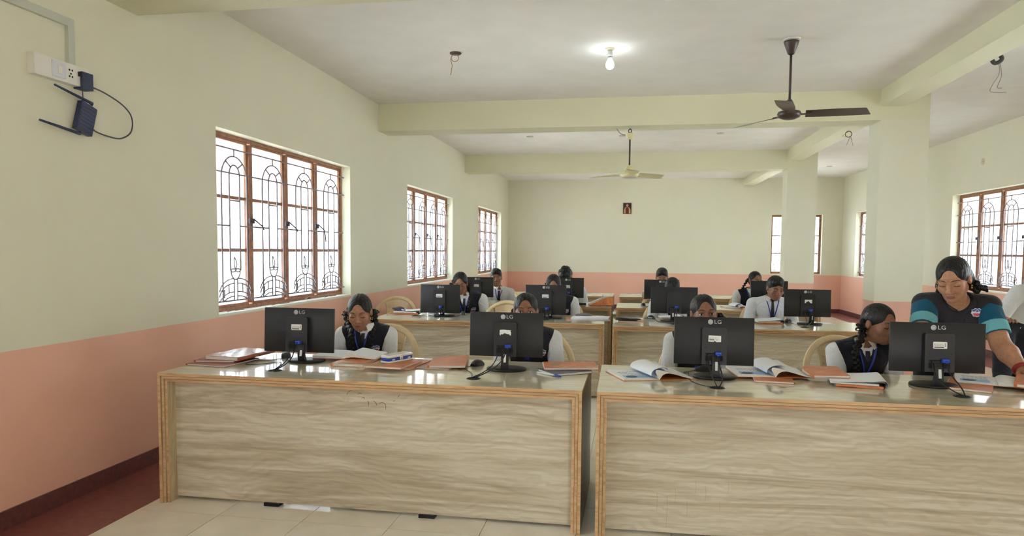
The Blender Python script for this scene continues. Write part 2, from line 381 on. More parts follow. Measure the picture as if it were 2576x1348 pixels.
# ------------------------------------------------------------------ desks
def wood_material(name, light, mid, dark, scale, rough, coat=0, axis=0):
    t = NT(name); b = t.b
    sc = [0, 0, 0]
    v = t.coord((.34, 4.4, 4.4) if axis == 0 else (4.4, 4.4, .34), rnd=True)
    w1 = t.n('TexNoise'); w1.inputs['Scale'].default_value = .9*scale; w1.inputs['Detail'].default_value = 5; w1.inputs['Roughness'].default_value = .55; w1.inputs['Distortion'].default_value = 2.0
    t.l(v, w1.inputs['Vector'])
    col = t.ramp(w1.outputs['Fac'], [(.28, dark), (.40, mid), (.48, light), (.54, mid), (.60, dark), (.68, light), (.85, mid)])
    w2 = t.n('TexNoise'); w2.inputs['Scale'].default_value = 6*scale; w2.inputs['Detail'].default_value = 3; w2.inputs['Distortion'].default_value = .6
    t.l(t.coord((.5, 14, 14) if axis == 0 else (14, 14, .5), rnd=True), w2.inputs['Vector'])
    mx = t.n('Mix', data_type='RGBA', blend_type='MULTIPLY'); mx.inputs['Factor'].default_value = .35; t.l(col, mx.inputs[6])
    t.l(t.ramp(w2.outputs['Fac'], [(.3, (196, 190, 180)), (.55, (255, 255, 255))]), mx.inputs[7])
    # cathedral figure: strongly distorted bands
    wv = t.n('TexWave', bands_direction='Z' if axis == 0 else 'X'); wv.inputs['Scale'].default_value = 4.2; wv.inputs['Distortion'].default_value = 13; wv.inputs['Detail'].default_value = 4; wv.inputs['Detail Scale'].default_value = .7; wv.inputs['Detail Roughness'].default_value = .6
    t.l(t.coord((.55, 1, 1) if axis == 0 else (1, 1, .5), rnd=True), wv.inputs['Vector'])
    m3 = t.n('Mix', data_type='RGBA', blend_type='MULTIPLY'); m3.inputs['Factor'].default_value = .36; t.l(mx.outputs[2], m3.inputs[6])
    t.l(t.ramp(wv.outputs['Fac'], [(.0, (214, 206, 194)), (.25, (255, 255, 255)), (.8, (250, 248, 244)), (1, (226, 218, 206))]), m3.inputs[7])
    t.l(m3.outputs[2], b.inputs['Base Color']); b.inputs['Roughness'].default_value = rough
    if coat: b.inputs['Coat Weight'].default_value = coat; b.inputs['Coat Roughness'].default_value = .06; b.inputs['Coat IOR'].default_value = 1.6
    return t.m
M_PANEL = wood_material('pale_wood_laminate', (216, 208, 190), (203, 192, 170), (185, 172, 149), 1, .42)
M_TOP = wood_material('desk_top_laminate', (230, 225, 196), (223, 216, 186), (210, 201, 171), 1.0, .28, 1.0)
M_EDGE = wood_material('brown_edge_band', (214, 178, 134), (208, 170, 126), (194, 154, 112), 2, .45)
M_SIDE = wood_material('side_laminate', (206, 188, 156), (192, 172, 138), (168, 146, 116), 1, .35, .2, 2)
M_SIDED = wood_material('right_side_laminate', (124, 100, 76), (112, 88, 66), (96, 74, 54), 1, .35, .2, 2)  # right side panels, a darker brown than the left ones
M_BLACK = mat('black_plastic', (24, 24, 27), .42, spec=.4)
M_DARK = mat('dark_void', (10, 10, 10), .8)
DH = .75
def desk(name_label, x, y, W, D, rz, slant=0, grom=(), group=None):
    t = thing('computer_desk', name_label, 'desk', (x, y, 0), rz)
    T = .0168; S = .008; G = .002; GT = .0032
    def board(m, x0, x1, y0, y1, sl, ztop):
        # upright board whose foot is shifted by sl
        vs = [(x0-sl, y0, 0), (x1-sl, y0, 0), (x1-sl, y1, 0), (x0-sl, y1, 0), (x0, y0, ztop), (x1, y0, ztop), (x1, y1, ztop), (x0, y1, ztop)]
        o = len(m.v); m.v += vs
        for f, k in (((3,2,1,0), 0), ((4,5,6,7), 0), ((0,1,5,4), 1), ((1,2,6,5), 0), ((2,3,7,6), 1), ((3,0,4,7), 0)):
            m.f.append([o+i for i in f]); m.mi.append(k); m.sm.append(False)
    m = MB(); m.box((0, 0, DH-T), (W, D, DH), 0, {'f': 1, 'k': 1, 'l': 1, 'r': 1}); m.build('tabletop', [M_TOP, M_EDGE], t)
    m = MB(); board(m, 0, T, 0, D, 0, DH-T); m.build('side_panel', [M_SIDE, M_EDGE], t)
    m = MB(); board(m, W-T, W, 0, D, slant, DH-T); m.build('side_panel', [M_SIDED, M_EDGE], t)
    for i in (1, 2):   # the two inner layers of the stepped frame
        m = MB(); a = i*T; y0 = i*S; d = .10
        m.box((a+G, y0, DH-a-T), (W-a-G, d, DH-a-GT), 0, {'f': 1, 'b': 1})
        board(m, a+G, a+T, y0, d, 0, DH-a-T); board(m, W-a-T, W-a-G, y0, d, slant, DH-a-T)
        m.build('frame_moulding', [M_SIDE, M_EDGE], t)
    m = MB(); a = 3*T-.002
    vs = [(a, .085, .018), (W-a-slant, .085, .018), (W-a-slant, .103, .018), (a, .103, .018), (a, .085, DH-a), (W-a, .085, DH-a), (W-a, .103, DH-a), (a, .103, DH-a)]
    m.add(vs, [(3,2,1,0), (4,5,6,7), (0,1,5,4), (1,2,6,5), (2,3,7,6), (3,0,4,7)]); m.build('front_panel', M_PANEL, t)
    fm = MB(); fm.box((-.045, .07, 0), (.045, .125, .018)); fme = fm.mesh('foot', M_BLACK)
    for fx in (.27, .65): o = link('foot', fme, t); o.location = (W*fx, 0, 0)
    for gx, gy in grom:
        m = MB(); m.lathe([(.030, .0006), (.031, .0025), (.036, .003), (.039, .0015), (.040, 0)], (gx, gy, DH), 24); m.lathe([(0, .0007), (.030, .0007)], (gx, gy, DH), 24, 1)
        m.build('cable_grommet', [M_BLACK, M_DARK], t)
    return t
DW, DD = 2.42, .84
d1l = desk('pale wood desk with open notebooks and pencil case in front of the near wall window', -2.615, 3.452, 2.392, DD, -.003, 0, ((.606, .205), (1.782, .205)))
d1r = desk('pale wood desk in front of the bending woman in teal sleeves', -.148, 3.44, DW, DD, .012, 0, ((.614, .22), (1.79, .235)))
d2l = desk('pale wood desk bearing the white paper roll, behind the first row', -2.59, 6.60, 2.365, DD, .045, 0, ((.63, .34), (1.77, .3)))
d2r = desk('pale wood desk bearing the black pouch, behind the first row', -.148, 6.59, DW, DD, .006, 0, ((.6, .25), (1.8, .25)))
d3l = desk('pale wood desk with the orange strapped bag near its aisle corner', -2.63, 8.69, DW, DD, 0, 0, ((.6, .25), (1.8, .25)))
d3r = desk('pale wood desk in third row with a hand on its mouse', -.152, 8.68, DW, DD, 0, 0, ((.6, .25), (1.8, .25)))
d4l = desk('empty pale wood desk in last row, on window side of aisle', -2.66, 10.83, DW, DD, 0, 0)
d4r = desk('empty pale wood desk in last row, on column side of aisle', -.142, 10.79, DW, DD, 0, 0)
DH = .7506   # things rest on the tops with a hair of clearance
# scuffs on the front panel of the first desk
for pts in ([(1.098, .655), (1.105, .672), (1.125, .682)], [(1.16, .662), (1.175, .668), (1.182, .664)], [(1.185, .642), (1.195, .646), (1.198, .636)], [(1.215, .625), (1.222, .62), (1.222, .60)], [(1.25, .628), (1.265, .618), (1.27, .604)], [(1.285, .615), (1.30, .622), (1.318, .612), (1.322, .585)], [(1.365, .63), (1.372, .636)], [(1.39, .655), (1.40, .668)], [(1.10, .62), (1.103, .623)], [(1.14, .618), (1.143, .617)]):
    m = MB(); m.tube([(p.x, .0846, p.y) for p in spline([(a, b, 0) for a, b in pts], 4)], .0024, 4, flat=.4)
    m.build('scuff_mark', mat('scuff', (92, 74, 52), .8), d1l)
for x, z0, z1 in ((.31, .13, .22), (.36, .05, .21), (.40, .17, .25), (.46, .11, .19), (.50, .23, .30), (.55, .19, .27), (.62, .14, .2), (.66, .24, .3)):
    m = MB(); m.tube([(x, .0847, z0), (x+.004, .0847, (z0+z1)/2), (x+.001, .0847, z1)], .0009, 4, flat=.4)
    m.build('scratch', mat('scratch', (150, 128, 100), .8), d1r)

# ------------------------------------------------------------------ lettering
def text_mesh(name, body, size, mats, M, extrude=.0004):
    cu = bpy.data.curves.new(name, 'FONT'); cu.body = body; cu.size = size; cu.extrude = extrude; cu.align_x = 'CENTER'; cu.align_y = 'CENTER'; cu.resolution_u = 3
    ob = bpy.data.objects.new(name, cu); COL.objects.link(ob); bpy.context.view_layer.update()
    me = bpy.data.meshes.new_from_object(ob.evaluated_get(bpy.context.evaluated_depsgraph_get())); bpy.data.objects.remove(ob); bpy.data.curves.remove(cu)
    me.transform(M); me.materials.clear(); me.materials.append(mats); me.name = name; return me
M_GREYBACK = mat('monitor_back_plastic', (30, 30, 34), .5, bump=.08, bscale=900)
M_LOGO = mat('pale_grey_print', (205, 208, 212), .5)
M_WHITE = mat('white_print', (232, 232, 232), .6)
M_GREYP = mat('grey_print', (120, 122, 126), .7)
M_BLUE = mat('vga_blue', (36, 70, 190), .4)
M_SCREEN = mat('screen', (150, 170, 195), .2)
# maker's mark: pale disc with a stylised face drawn from an L, a G and a dot, then the two letters
_F = Matrix(((1, 0, 0, 0), (0, 0, -1, 0), (0, 1, 0, 0), (0, 0, 0, 1)))
LETTERS = text_mesh('lettering', 'LG', .030, M_LOGO, Matrix.Scale(1, 4) @ _F, .0003)
LETTERS.transform(Matrix.Diagonal((1.12, 1, 1, 1)))
lm = MB()
_R = Matrix.Rotation(PI/2, 4, 'X')
lm.lathe([(0, .0008), (.0135, .0008), (.0140, 0)], seg=28, M=_R)
lm.tube([(.0095*math.cos(a), -.0011, .0095*math.sin(a)) for a in [math.radians(20-i*17) for i in range(18)]]+[(.0025, -.0011, 0), (.0095, -.0011, 0)][::-1][:1], .0007, 4, 1)
lm.tube([(-.0005, -.0011, .005), (-.0005, -.0011, -.0045), (.003, -.0011, -.0045)], .0007, 4, 1)
lm.lathe([(0, .0012), (.0014, .0012), (.0015, 0)], (-.0052, .0035, 0), 10, 1, M=_R)
LOGO = lm.mesh('logo', [M_LOGO, M_GREYP])
def sticker_mesh(kind):
    m = MB(); w, h = .068, .036; y = -.0006
    def pl(pts, mi, yy): m.prism(pts, 0, yy, mi, M=Matrix(((1, 0, 0, 0), (0, 0, -1, 0), (0, 1, 0, 0), (0, 0, 0, 1))))
    if kind == 'whole':
        r = .004; pts = []
        for cx, cy, a in ((w/2-r, h/2-r, 0), (-w/2+r, h/2-r, 90), (-w/2+r, -h/2+r, 180), (w/2-r, -h/2+r, 270)):
            pts += [(cx+r*math.cos(math.radians(a+t)), cy+r*math.sin(math.radians(a+t))) for t in (0, 45, 90)]
        pl(pts, 0, .0006)
        q = lambda a, b, c, d, mi=1: pl([(a, b), (c, b), (c, d), (a, d)], mi, .0009)
        for i in range(4): q(-.029+i*.013, .002, -.029+i*.013+.008, .0035); q(-.029+i*.011, .006, -.029+i*.011+.006, .0072)
        q(-.029, -.013, .018, -.008, 2)
        for i in range(10): q(-.028+i*.0045, -.0035, -.028+i*.0045+.002, -.001)
        for i in range(3): q(.022, -.006+i*.006, .029, -.002+i*.006)
    elif kind == 'torn':
        pl([(-.034, -.010), (-.030, -.018), (-.026, -.009), (-.018, -.012), (-.004, -.002), (.010, -.008), (.022, -.009), (.033, -.018), (.034, .004), (.029, .007), (.034, .014), (.012, .016), (-.008, .018), (-.033, .016)], 0, .0006)
    elif kind == 'notched':
        pl([(-.034, -.018), (-.024, -.018), (-.022, -.008), (.002, .004), (.014, -.012), (.024, -.018), (.034, -.018), (.034, .016), (-.034, .016)], 0, .0006)
    elif kind == 'nicked':
        pl([(-.034, -.017), (-.006, -.018), (.001, -.012), (.008, -.019), (.034, -.018), (.034, .016), (-.033, .018)], 0, .0006)
        q = lambda a, b, c, d, mi=1: pl([(a, b), (c, b), (c, d), (a, d)], mi, .0009)
        for i in range(3): q(-.029+i*.014, .004, -.029+i*.014+.009, .0055)
        q(-.029, -.009, -.002, -.004, 2); q(.006, -.008, .016, -.006, 2)
        for i in range(7): q(-.028+i*.0075, -.001, -.028+i*.0075+.004, .0005)
    return m.mesh('sticker', [M_WHITE, M_GREYP, mat('dark_print', (60, 60, 64), .7)])
STK = {k: sticker_mesh(k) for k in ('whole', 'torn', 'notched', 'nicked')}
def monitor(label, cx, y, w, zt, zb, base, hole, sticker='whole', lettered=True, hb=.135, tilt=3):
    """panel with its back to the camera; base = (x, y) of the foot; hole = (x, y) of the grommet its leads go down"""
    t = thing('computer_monitor', label, 'monitor', (base[0], base[1], DH))
    h = zt-zb; zc = (zt+zb)/2-DH; ox = cx-base[0]; oy = y-base[1]
    R = Matrix.Translation((ox, oy, zc)) @ Matrix.Rotation(math.radians(-tilt), 4, 'X')
    m = MB(); m.rbox((-w/2, -.008, -h/2), (w/2, .010, h/2), .004, M=R)
    m.build('panel_shell', M_GREYBACK, t)
    m = MB(); m.box((-w/2+.012, .0095, -h/2+.018), (w/2-.012, .0108, h/2-.012), M=R); m.build('screen', M_SCREEN, t)
    hw = w*.155; z1 = h/2-.055; z0 = -h/2+.004
    m = MB(); pr = [(-hw, z0), (hw, z0), (hw, z1-.008), (hw-.008, z1), (-hw+.008, z1), (-hw, z1-.008)]
    m.prism(pr, .006, .040, M=R @ _F); hs = m.build('rear_housing', M_GREYBACK, t)
    m = MB(); m.box((-hw*.72, -.0406, z0+.056), (hw*.62, -.039, z0+.064), M=R); m.box((-hw*.75, -.0406, z0+.02), (hw*.7, -.0398, z0+.05), M=R); m.build('port_recess', M_DARK, hs)
    for sx in (-hw*.75, hw*.75):
        for zz in (z1-.02, z0+.095):
            m = MB(); m.lathe([(0, .0005), (.0028, .0005), (.003, 0)], (sx, zz, .04), 8, M=R @ _F); m.build('screw', M_BLACK, hs)
    if lettered:
        o = link('logo', LOGO, t); o.matrix_local = R @ Matrix.Translation((-.020, -.0082, h/2-.026))
        o = link('lettering', LETTERS, t); o.matrix_local = R @ Matrix.Translation((.020, -.0084, h/2-.026))
    if sticker: o = link('sticker', STK[sticker], t); o.matrix_local = R @ Matrix.Translation((.004*hb, -.0402, z1-.062 if z1-z0 > .18 else z1-.055))
    # plug, stand, base
    m = MB(); m.rbox((-.017, -.068, -.010), (.017, -.040, .010), .004, M=R @ Matrix.Translation((hw*.30, 0, z0+.062))); m.tube([R @ Vector((hw*.28, -.068, z0+.060)), R @ Vector((hw*.27, -.080, z0+.050))], .006, 6); m.build('video_plug', M_BLUE, hs)
    zb_ = z0+.05
    A = R @ Vector((0, -.036, zb_)); m = MB()
    prof = []
    for k in range(7):
        s = k/6; yy = -.055*(1-s)+A.y*s-.008*math.sin(s*PI); zz = .012*(1-s)+A.z*s; ww = .024-.004*math.sin(s*PI)
        prof.append([(-ww, yy-.012+.004*s, zz), (ww, yy-.012+.004*s, zz), (ww, yy+.010, zz+.004), (-ww, yy+.010, zz+.004)])
    n = 4; vs = [v for r_ in prof for v in r_]
    m.add(vs, [(i*n+k, i*n+(k+1) % n, (i+1)*n+(k+1) % n, (i+1)*n+k) for i in range(6) for k in range(n)]); o = len(m.v)-len(vs); m.f += [[o+24, o+25, o+26, o+27]]; m.mi.append(0); m.sm.append(False)
    ar = m.build('stand_arm', M_BLACK, t)
    m = MB(); m.rbox((-.007, -.0008, -.024), (.007, .0006, .024), .002, M=Matrix.Translation((.002, prof[3][0][1]-.001, prof[3][0][2]+.004)) @ Matrix.Rotation(math.radians(-12), 4, 'X')); m.build('arm_label', M_WHITE, ar)
    m = MB(); m.lathe([(0, 0), (.113, 0), (.118, .003), (.118, .010), (.113, .014), (.06, .017), (0, .018)], (0, 0, 0), 36, sy=.78); m.build('base', M_BLACK, t)
    hx, hy = hole[0]-base[0], hole[1]-base[1]
    P = R @ Vector((hw*.27, -.080, z0+.050)); m = MB()
    m.tube(bez(P, P+Vector((-.01, -.03, -.06)), (hx*.4+.05, hy*.6-.02, .045), (hx+.008, hy+.004, .006), 14), .0036, 6)
    P2 = R @ Vector((-hw*.55, -.040, z0+.058)); P3 = (-.03, -.095, .03)
    m.tube(bez(P2, P2+Vector((0, -.04, -.05)), P3, (hx-.004, hy+.01, .006), 14), .003, 6)
    m.build('cables', mat('black_cable', (18, 18, 20), .45), t)
    return t
monitor('grey-lit monitor standing nearest the wall window in the front row', -2.02, 3.98, .462, 1.086, .812, (-1.985, 4.0), (-2.008, 3.655))
monitor('black monitor with torn white sticker, beside the pencil case desk end', -.707, 3.97, .438, 1.090, .830, (-.705, 3.965), (-.833, 3.652), 'torn')
monitor('black monitor with nicked sticker between the two open textbooks', .474, 3.96, .432, 1.091, .826, (.482, 3.965), (.466, 3.665), 'nicked')
monitor('black monitor in front of the bending woman', 1.62, 3.96, .468, 1.090, .827, (1.615, 3.97), (1.642, 3.69), 'whole')
monitor('grey monitor behind the heap of papers, second row by wall', -1.973, 7.05, .428, 1.088, .787, (-1.945, 7.10), (-1.99, 6.97), hb=.13)
monitor('black monitor near the white paper roll in the second row', -.851, 7.10, .424, 1.100, .790, (-.80, 7.15), (-.83, 6.94))
monitor('plain black monitor without any maker mark, second row', .453, 7.10, .461, 1.100, .832, (.44, 7.12), (.45, 6.86), None, False)
monitor('black monitor with notched sticker beside the boy in a dark tie', 1.737, 7.15, .436, 1.096, .826, (1.77, 7.17), (1.65, 6.86), 'notched')
monitor('grey monitor before the boy looking at the camera, third row', -2.03, 9.10, .454, 1.093, .822, (-2.0, 9.12), (-2.03, 8.95))
monitor('black monitor hiding a boy with bowed head, third row', -.80, 9.10, .428, 1.100, .838, (-.72, 9.12), (-.83, 8.95))
monitor('black monitor hiding the boy whose hand holds a mouse', .42, 9.10, .444, 1.093, .842, (.42, 9.12), (.45, 8.94), None)
monitor('black monitor partly hidden behind the boy in a dark tie', 1.75, 9.10, .448, 1.098, .838, (1.76, 9.12), (1.65, 8.94), 'notched', False)

# ------------------------------------------------------------------ mice
def mouse(label, x, y, rz, lead, trim=None):
    t = thing('computer_mouse', label, 'mouse', (x, y, DH), rz)
    m = MB(); rows = []
    for i in range(9):
        s = i/8; ly = -.055+.11*s; hh = .036*math.sin(PI*(.12+.80*s))**.8+.002; ww = .031*(math.sin(PI*(.08+.84*s)))**.45
        rows.append([(ww*math.cos(a), ly, max(.001, hh*math.sin(a)**.7 if math.sin(a) > 0 else .001)) for a in [PI*j/8 for j in range(9)]])
    m.grid(rows); m.sm = [True]*len(m.f)
    for rw, rev in ((rows[0], False), (rows[-1], True)):
        o = len(m.v); m.v += rw; m.f.append(list(range(o, o+9))); m.mi.append(0); m.sm.append(False)
    m.build('shell', M_BLACK, t)
    m = MB(); m.lathe([(.004, -.003), (.0075, -.002), (.0075, .002), (.004, .003)], (0, 0, 0), 12, M=Matrix.Translation((0, -.03, .027)) @ Matrix.Rotation(PI/2, 4, 'Y')); m.build('scroll_wheel', mat('wheel_grey', (70, 70, 74), .5), t)
    if trim:
        m = MB(); m.tube([(.0315*math.cos(a)*.98, -.01+.045*math.sin(a), .012) for a in [2*PI*i/16 for i in range(16)]], .003, 5, closed=True); m.build('trim', mat('silver_trim', (200, 205, 208), .3), t)
    inv = Matrix.Rotation(-rz, 4, 'Z') @ Matrix.Translation((-x, -y, -DH))
    m = MB(); m.tube(spline([inv @ Vector((p[0], p[1], DH+.0026)) for p in lead], 5), .0019, 5); m.build('lead', mat('black_cable', (18, 18, 20), .45), t)
    return t
mouse('black mouse behind the foot of the grey-lit monitor', -2.19, 4.13, .5, [(-2.17, 4.08), (-2.21, 4.0), (-2.30, 3.93), (-2.28, 3.80), (-2.2, 3.83), (-2.12, 3.92), (-2.06, 3.8), (-2.02, 3.66, 0)])
mouse('black mouse beside the torn-sticker monitor', -.905, 4.08, -.35, [(-.925, 4.03), (-.96, 3.98), (-.93, 3.9), (-.87, 3.78), (-.845, 3.665, 0)])
mouse('black mouse behind the foot of the nicked-sticker monitor', .45, 4.17, 1.7, [(.40, 4.17), (.35, 4.12), (.325, 4.09), (.333, 4.065), (.352, 4.08), (.345, 3.98), (.345, 3.82), (.40, 3.70), (.455, 3.67, 0)])
mouse('black mouse with silver trim beside the plain monitor', .235, 7.36, .6, [(.26, 7.31), (.29, 7.2), (.29, 7.06), (.38, 6.93), (.44, 6.88, 0)], True)
mouse('black mouse between the tie boy and the notched-sticker monitor', 1.60, 7.32, -.5, [(1.62, 7.27), (1.62, 7.12), (1.63, 6.97), (1.645, 6.88, 0)])
mouse('black mouse held by a hand in the third row', .19, 9.10, .1, [(.19, 9.04), (.22, 8.98), (.36, 8.94), (.44, 8.95, 0)])
mouse('black mouse with pale trim behind the papers, second row by wall', -1.78, 7.28, .3, [(-1.785, 7.22), (-1.80, 7.1), (-1.83, 7.0), (-1.92, 6.965), (-1.975, 6.965, 0)], True)

# ------------------------------------------------------------------ books and desk clutter
def paper_cover(name, c, d=.14):
    if name in MATS: return MATS[name]
    t = NT(name); b = t.b
    nz = t.n('TexNoise'); nz.inputs['Scale'].default_value = 14; nz.inputs['Detail'].default_value = 6; nz.inputs['Distortion'].default_value = .8; t.l(t.coord(rnd=True), nz.inputs['Vector'])
    t.l(t.ramp(nz.outputs['Fac'], [(.3, tuple(v*(1-d) for v in c)), (.6, c), (.8, tuple(min(255, v*1.12) for v in c))]), b.inputs['Base Color'])
    bp = t.n('Bump'); bp.inputs['Strength'].default_value = .25; bp.inputs['Distance'].default_value = .01; t.l(nz.outputs['Fac'], bp.inputs['Height']); t.l(bp.outputs[0], b.inputs['Normal'])
    b.inputs['Roughness'].default_value = .38; MATS[name] = t.m; return t.m
M_ORANGE = paper_cover('orange_brown_paper', (210, 124, 74)); M_RUST = paper_cover('rust_paper', (168, 92, 74)); M_NAVY = paper_cover('navy_cover', (58, 68, 92))
M_PAGES = mat('page_edges', (226, 222, 214), .8, noise=.06, nscale=300)
M_PAGE = mat('page_paper', (232, 234, 238), .75); M_PRBLUE = mat('printed_blue', (140, 178, 222), .7); M_PRNAVY = mat('printed_slate', (72, 92, 118), .7); M_PRGREY = mat('printed_grey', (120, 122, 128), .7)
M_FILM = mat('film_shine_cover', (218, 196, 196), .18, spec=.7, noise=.1, nscale=9, bump=.15, bscale=18)  # whitish shine of the plastic film is put into its base colour
M_GREEN = mat('greenish_name_label', (150, 160, 132), .6)
def notebook(label, x, y, w, d, rz, th=.012, z=DH, cover=None, name='notebook', tilt=(0, 0), labels=(), curl=0, group=None, cat='notebook', pink=False):
    cover = cover or M_ORANGE
    t = thing(name, label, cat, (x, y, z), rz, group); t.rotation_euler = (tilt[0], tilt[1], rz)
    def slab(z0, z1, ex, mi=0, nm='cover', mm=None):
        m = MB(); N = 8; rows = []
        f = lambda a, b: curl*max(0, (a+b)/2-.25)**2 if z1 > th*.5 else 0
        top = [[(-w/2-ex+(w+2*ex)*i/N, -d/2-ex+(d+2*ex)*j/N, z1+f(i/N, j/N)) for i in range(N+1)] for j in range(N+1)]
        bot = [[(p[0], p[1], z0+(f(i/N, j/N) if z0 > 0 else 0)) for i, p in enumerate(r)] for j, r in enumerate(top)]
        m.grid(top, sm=False); m.grid([r[::-1] for r in bot], sm=False)
        for a, b in ((top[0], bot[0]), (bot[-1], top[-1]), ([r[-1] for r in top], [r[-1] for r in bot]), ([r[0] for r in bot], [r[0] for r in top])): m.grid([b, a], sm=False)
        return m.build(nm, mm or cover, t)
    c = .0012
    slab(0, c, .001, nm='back_cover'); slab(c, th-c, -.003, nm='page_block', mm=M_PAGES); slab(th-c, th, .001, nm='front_cover')
    m = MB(); m.tube([(-w/2, -d/2, th/2), (-w/2, d/2, th/2)], th/2, 8, flat=1); m.build('spine', mat('pale_pink_spine', (214, 186, 188), .6) if pink else cover, t)
    for lx, ly, lw, ld in labels:
        m = MB(); zz = th+curl*max(0, (lx/w+.5+ly/d+.5)/2-.25)**2; m.box((lx-lw/2, ly-ld/2, zz), (lx+lw/2, ly+ld/2, zz+.0006)); m.build('name_label', M_GREEN, t)
    return t
def textbook(label, x, y, w, d, rz, lift=.05, th=.012, z=DH, printed=True, fold=0, side=1):
    """open textbook: left leaf pile flat, right pile arched up from the spine"""
    t = thing('open_textbook', label, 'textbook', (x, y, z), rz)
    m = MB(); m.box((-w-.006, -d/2-.005, 0), (w+.006, d/2+.005, .0014)); m.build('cover', M_ORANGE, t)
    N = 12
    def pile(prof_top, prof_bot, nm, wob=0):
        m = MB(); J = 6
        sk = lambda j: wob*(j/J-.5)
        T = [[(px+sk(j)*(pz-.0014)*3, -d/2+d*j/J, pz) for px, pz in prof_top] for j in range(J+1)]; B = [[(px, -d/2+d*j/J, pz) for px, pz in prof_bot] for j in range(J+1)]
        m.grid(T, 0); m.grid([r[::-1] for r in B], 1)
        m.grid([B[0], T[0]], 1, False); m.grid([T[-1], B[-1]], 1, False); m.grid([[r[-1] for r in B], [r[-1] for r in T]], 1, False); m.grid([[r[0] for r in T], [r[0] for r in B]], 1, False)
        return m.build(nm, [M_PAGE, M_PAGES], t)
    lt = lambda s: .0014+th*(1-math.exp(-9*s)) if s < 1 else .0014+th
    L = [(-w*(1-i/N), .0014+th*(1-.85*(i/N)**6)) for i in range(N+1)]
    pile(L, [(a, .0014) for a, b in L], 'page_pile')
    Rt = []; Rb = []
    for i in range(N+1):
        s = i/N; a = lift*(math.sin(PI*min(1, s*1.02)**.55))*(1-.55*s); Rt.append((w*(s*.97-.06*math.sin(PI*s)*(lift/.05)), .0016+th*(.35+.65*min(1, s*6))*(1-.5*s)+a)); Rb.append((w*s*.98, .0014+max(0, a-.012*(1-s))))
    pile(Rt, Rb, 'page_pile', .6 if lift > .03 else 0)
    if lift > .03:   # a turned-up leaf whose end shows its blue printed edge
        m = MB(); J = 6; K = 10
        rows = [[(-.03+.05*math.cos(PI*(1.05-.95*k/K))*(1+.25*j/J)+.03, -d/2-.002+d*1.0*j/J, .012+(lift*.9+.012)*math.sin(PI*(.08+.62*k/K))) for k in range(K+1)] for j in range(J+1)]
        m.grid(rows, 0); m.grid([[(p[0]+.002, p[1]+.001, p[2]-.003) for p in r][::-1] for r in rows], 1); m.build('turned_leaf', [M_PAGE, M_PRBLUE], t)
    if printed:
        zt = .0014+th+.0004; m = MB()
        q = lambda a, b, c, e, mi: m.box((a, b, zt-.0003), (c, e, zt+(.0002 if mi != 1 else .0004)), mi)
        q(-w+.02, -d/2+.015, -.035, -d/2+.085, 0); m.build('printed_panel', [M_PRBLUE], t); m = MB()
        m.lathe([(0, .0006), (.032, .0006), (.032, 0)], (-w+.062, -d/2+.05, zt), 20, 0, sy=.95); m.build('printed_disc', [M_PRNAVY], t)
        for r_ in range(3):
            m = MB()
            for c_ in range(6): q(-w+.03+c_*(w-.07)/6, -d/2+.105+r_*.04, -w+.03+c_*(w-.07)/6+.017, -d/2+.112+r_*.04, 0)
            m.build('printed_row', [M_PRGREY], t)
    return t
def folded_book(label, x, y, w, d, rz, z=DH, roll=.022):
    """textbook folded back on itself, leaves curling round at the spine on the right"""
    t = thing('folded_textbook', label, 'textbook', (x, y, z), rz); J = 6
    def sheet(r, nm, mats, th, zlow, zup, xl):
        P = [(xl, zup+.002*math.sin(i)) for i in range(1)]+[(xl+(w/2-xl)*i/5, zup+(2*r+.001-zup)*(i/5)**2) for i in range(1, 6)]
        P += [(w/2+r*math.sin(PI*k/8), r+.001+r*math.cos(PI*k/8)) for k in range(1, 9)]+[(w/2-(w/2-xl-.02)*i/5, zlow+.001*(i)) for i in range(1, 6)]
        m = MB(); m.grid([[(a, -d/2+d*j/J, b) for a, b in P] for j in range(J+1)], 0); m.grid([[(a, -d/2+d*j/J, b-th) for a, b in P][::-1] for j in range(J+1)], 1)
        m.grid([[(a, -d/2, b-th) for a, b in P], [(a, -d/2, b) for a, b in P]], 1, False); return m.build(nm, mats, t)
    sheet(roll, 'outer_leaf', [M_PAGE, M_PAGES], .0015, .0016, .028, -w/2)
    sheet(roll*.8, 'inner_leaf', [M_PAGE, M_PRNAVY], .0015, .004, .024, -w/2+.01)
    m = MB(); m.box((-w/2, -d/2+.003, .016), (w/2-.02, d/2-.003, .026)); m.build('page_block', M_PAGES, t)
    m = MB(); m.box((-w/2+.03, -d/2-.001, .003), (w/2, d/2, .014)); m.build('cover', M_ORANGE, t)
    m = MB(); zt = .030
    for a, b, c, e, mi in ((w*.05, -d/2+.02, w*.42, -d/2+.1, 0),): m.box((a, b, zt), (c, e, zt+.0005), mi)
    m.build('printed_panel', [M_PRBLUE], t)
    for r_ in range(4):
        m = MB()
        for c_ in range(3): m.box((w*.05+c_*.035, d*-.02+r_*.035, zt), (w*.05+c_*.035+.02, d*-.02+r_*.035+.007, zt+.0005))
        m.build('printed_row', [M_PRGREY], t)
    return t
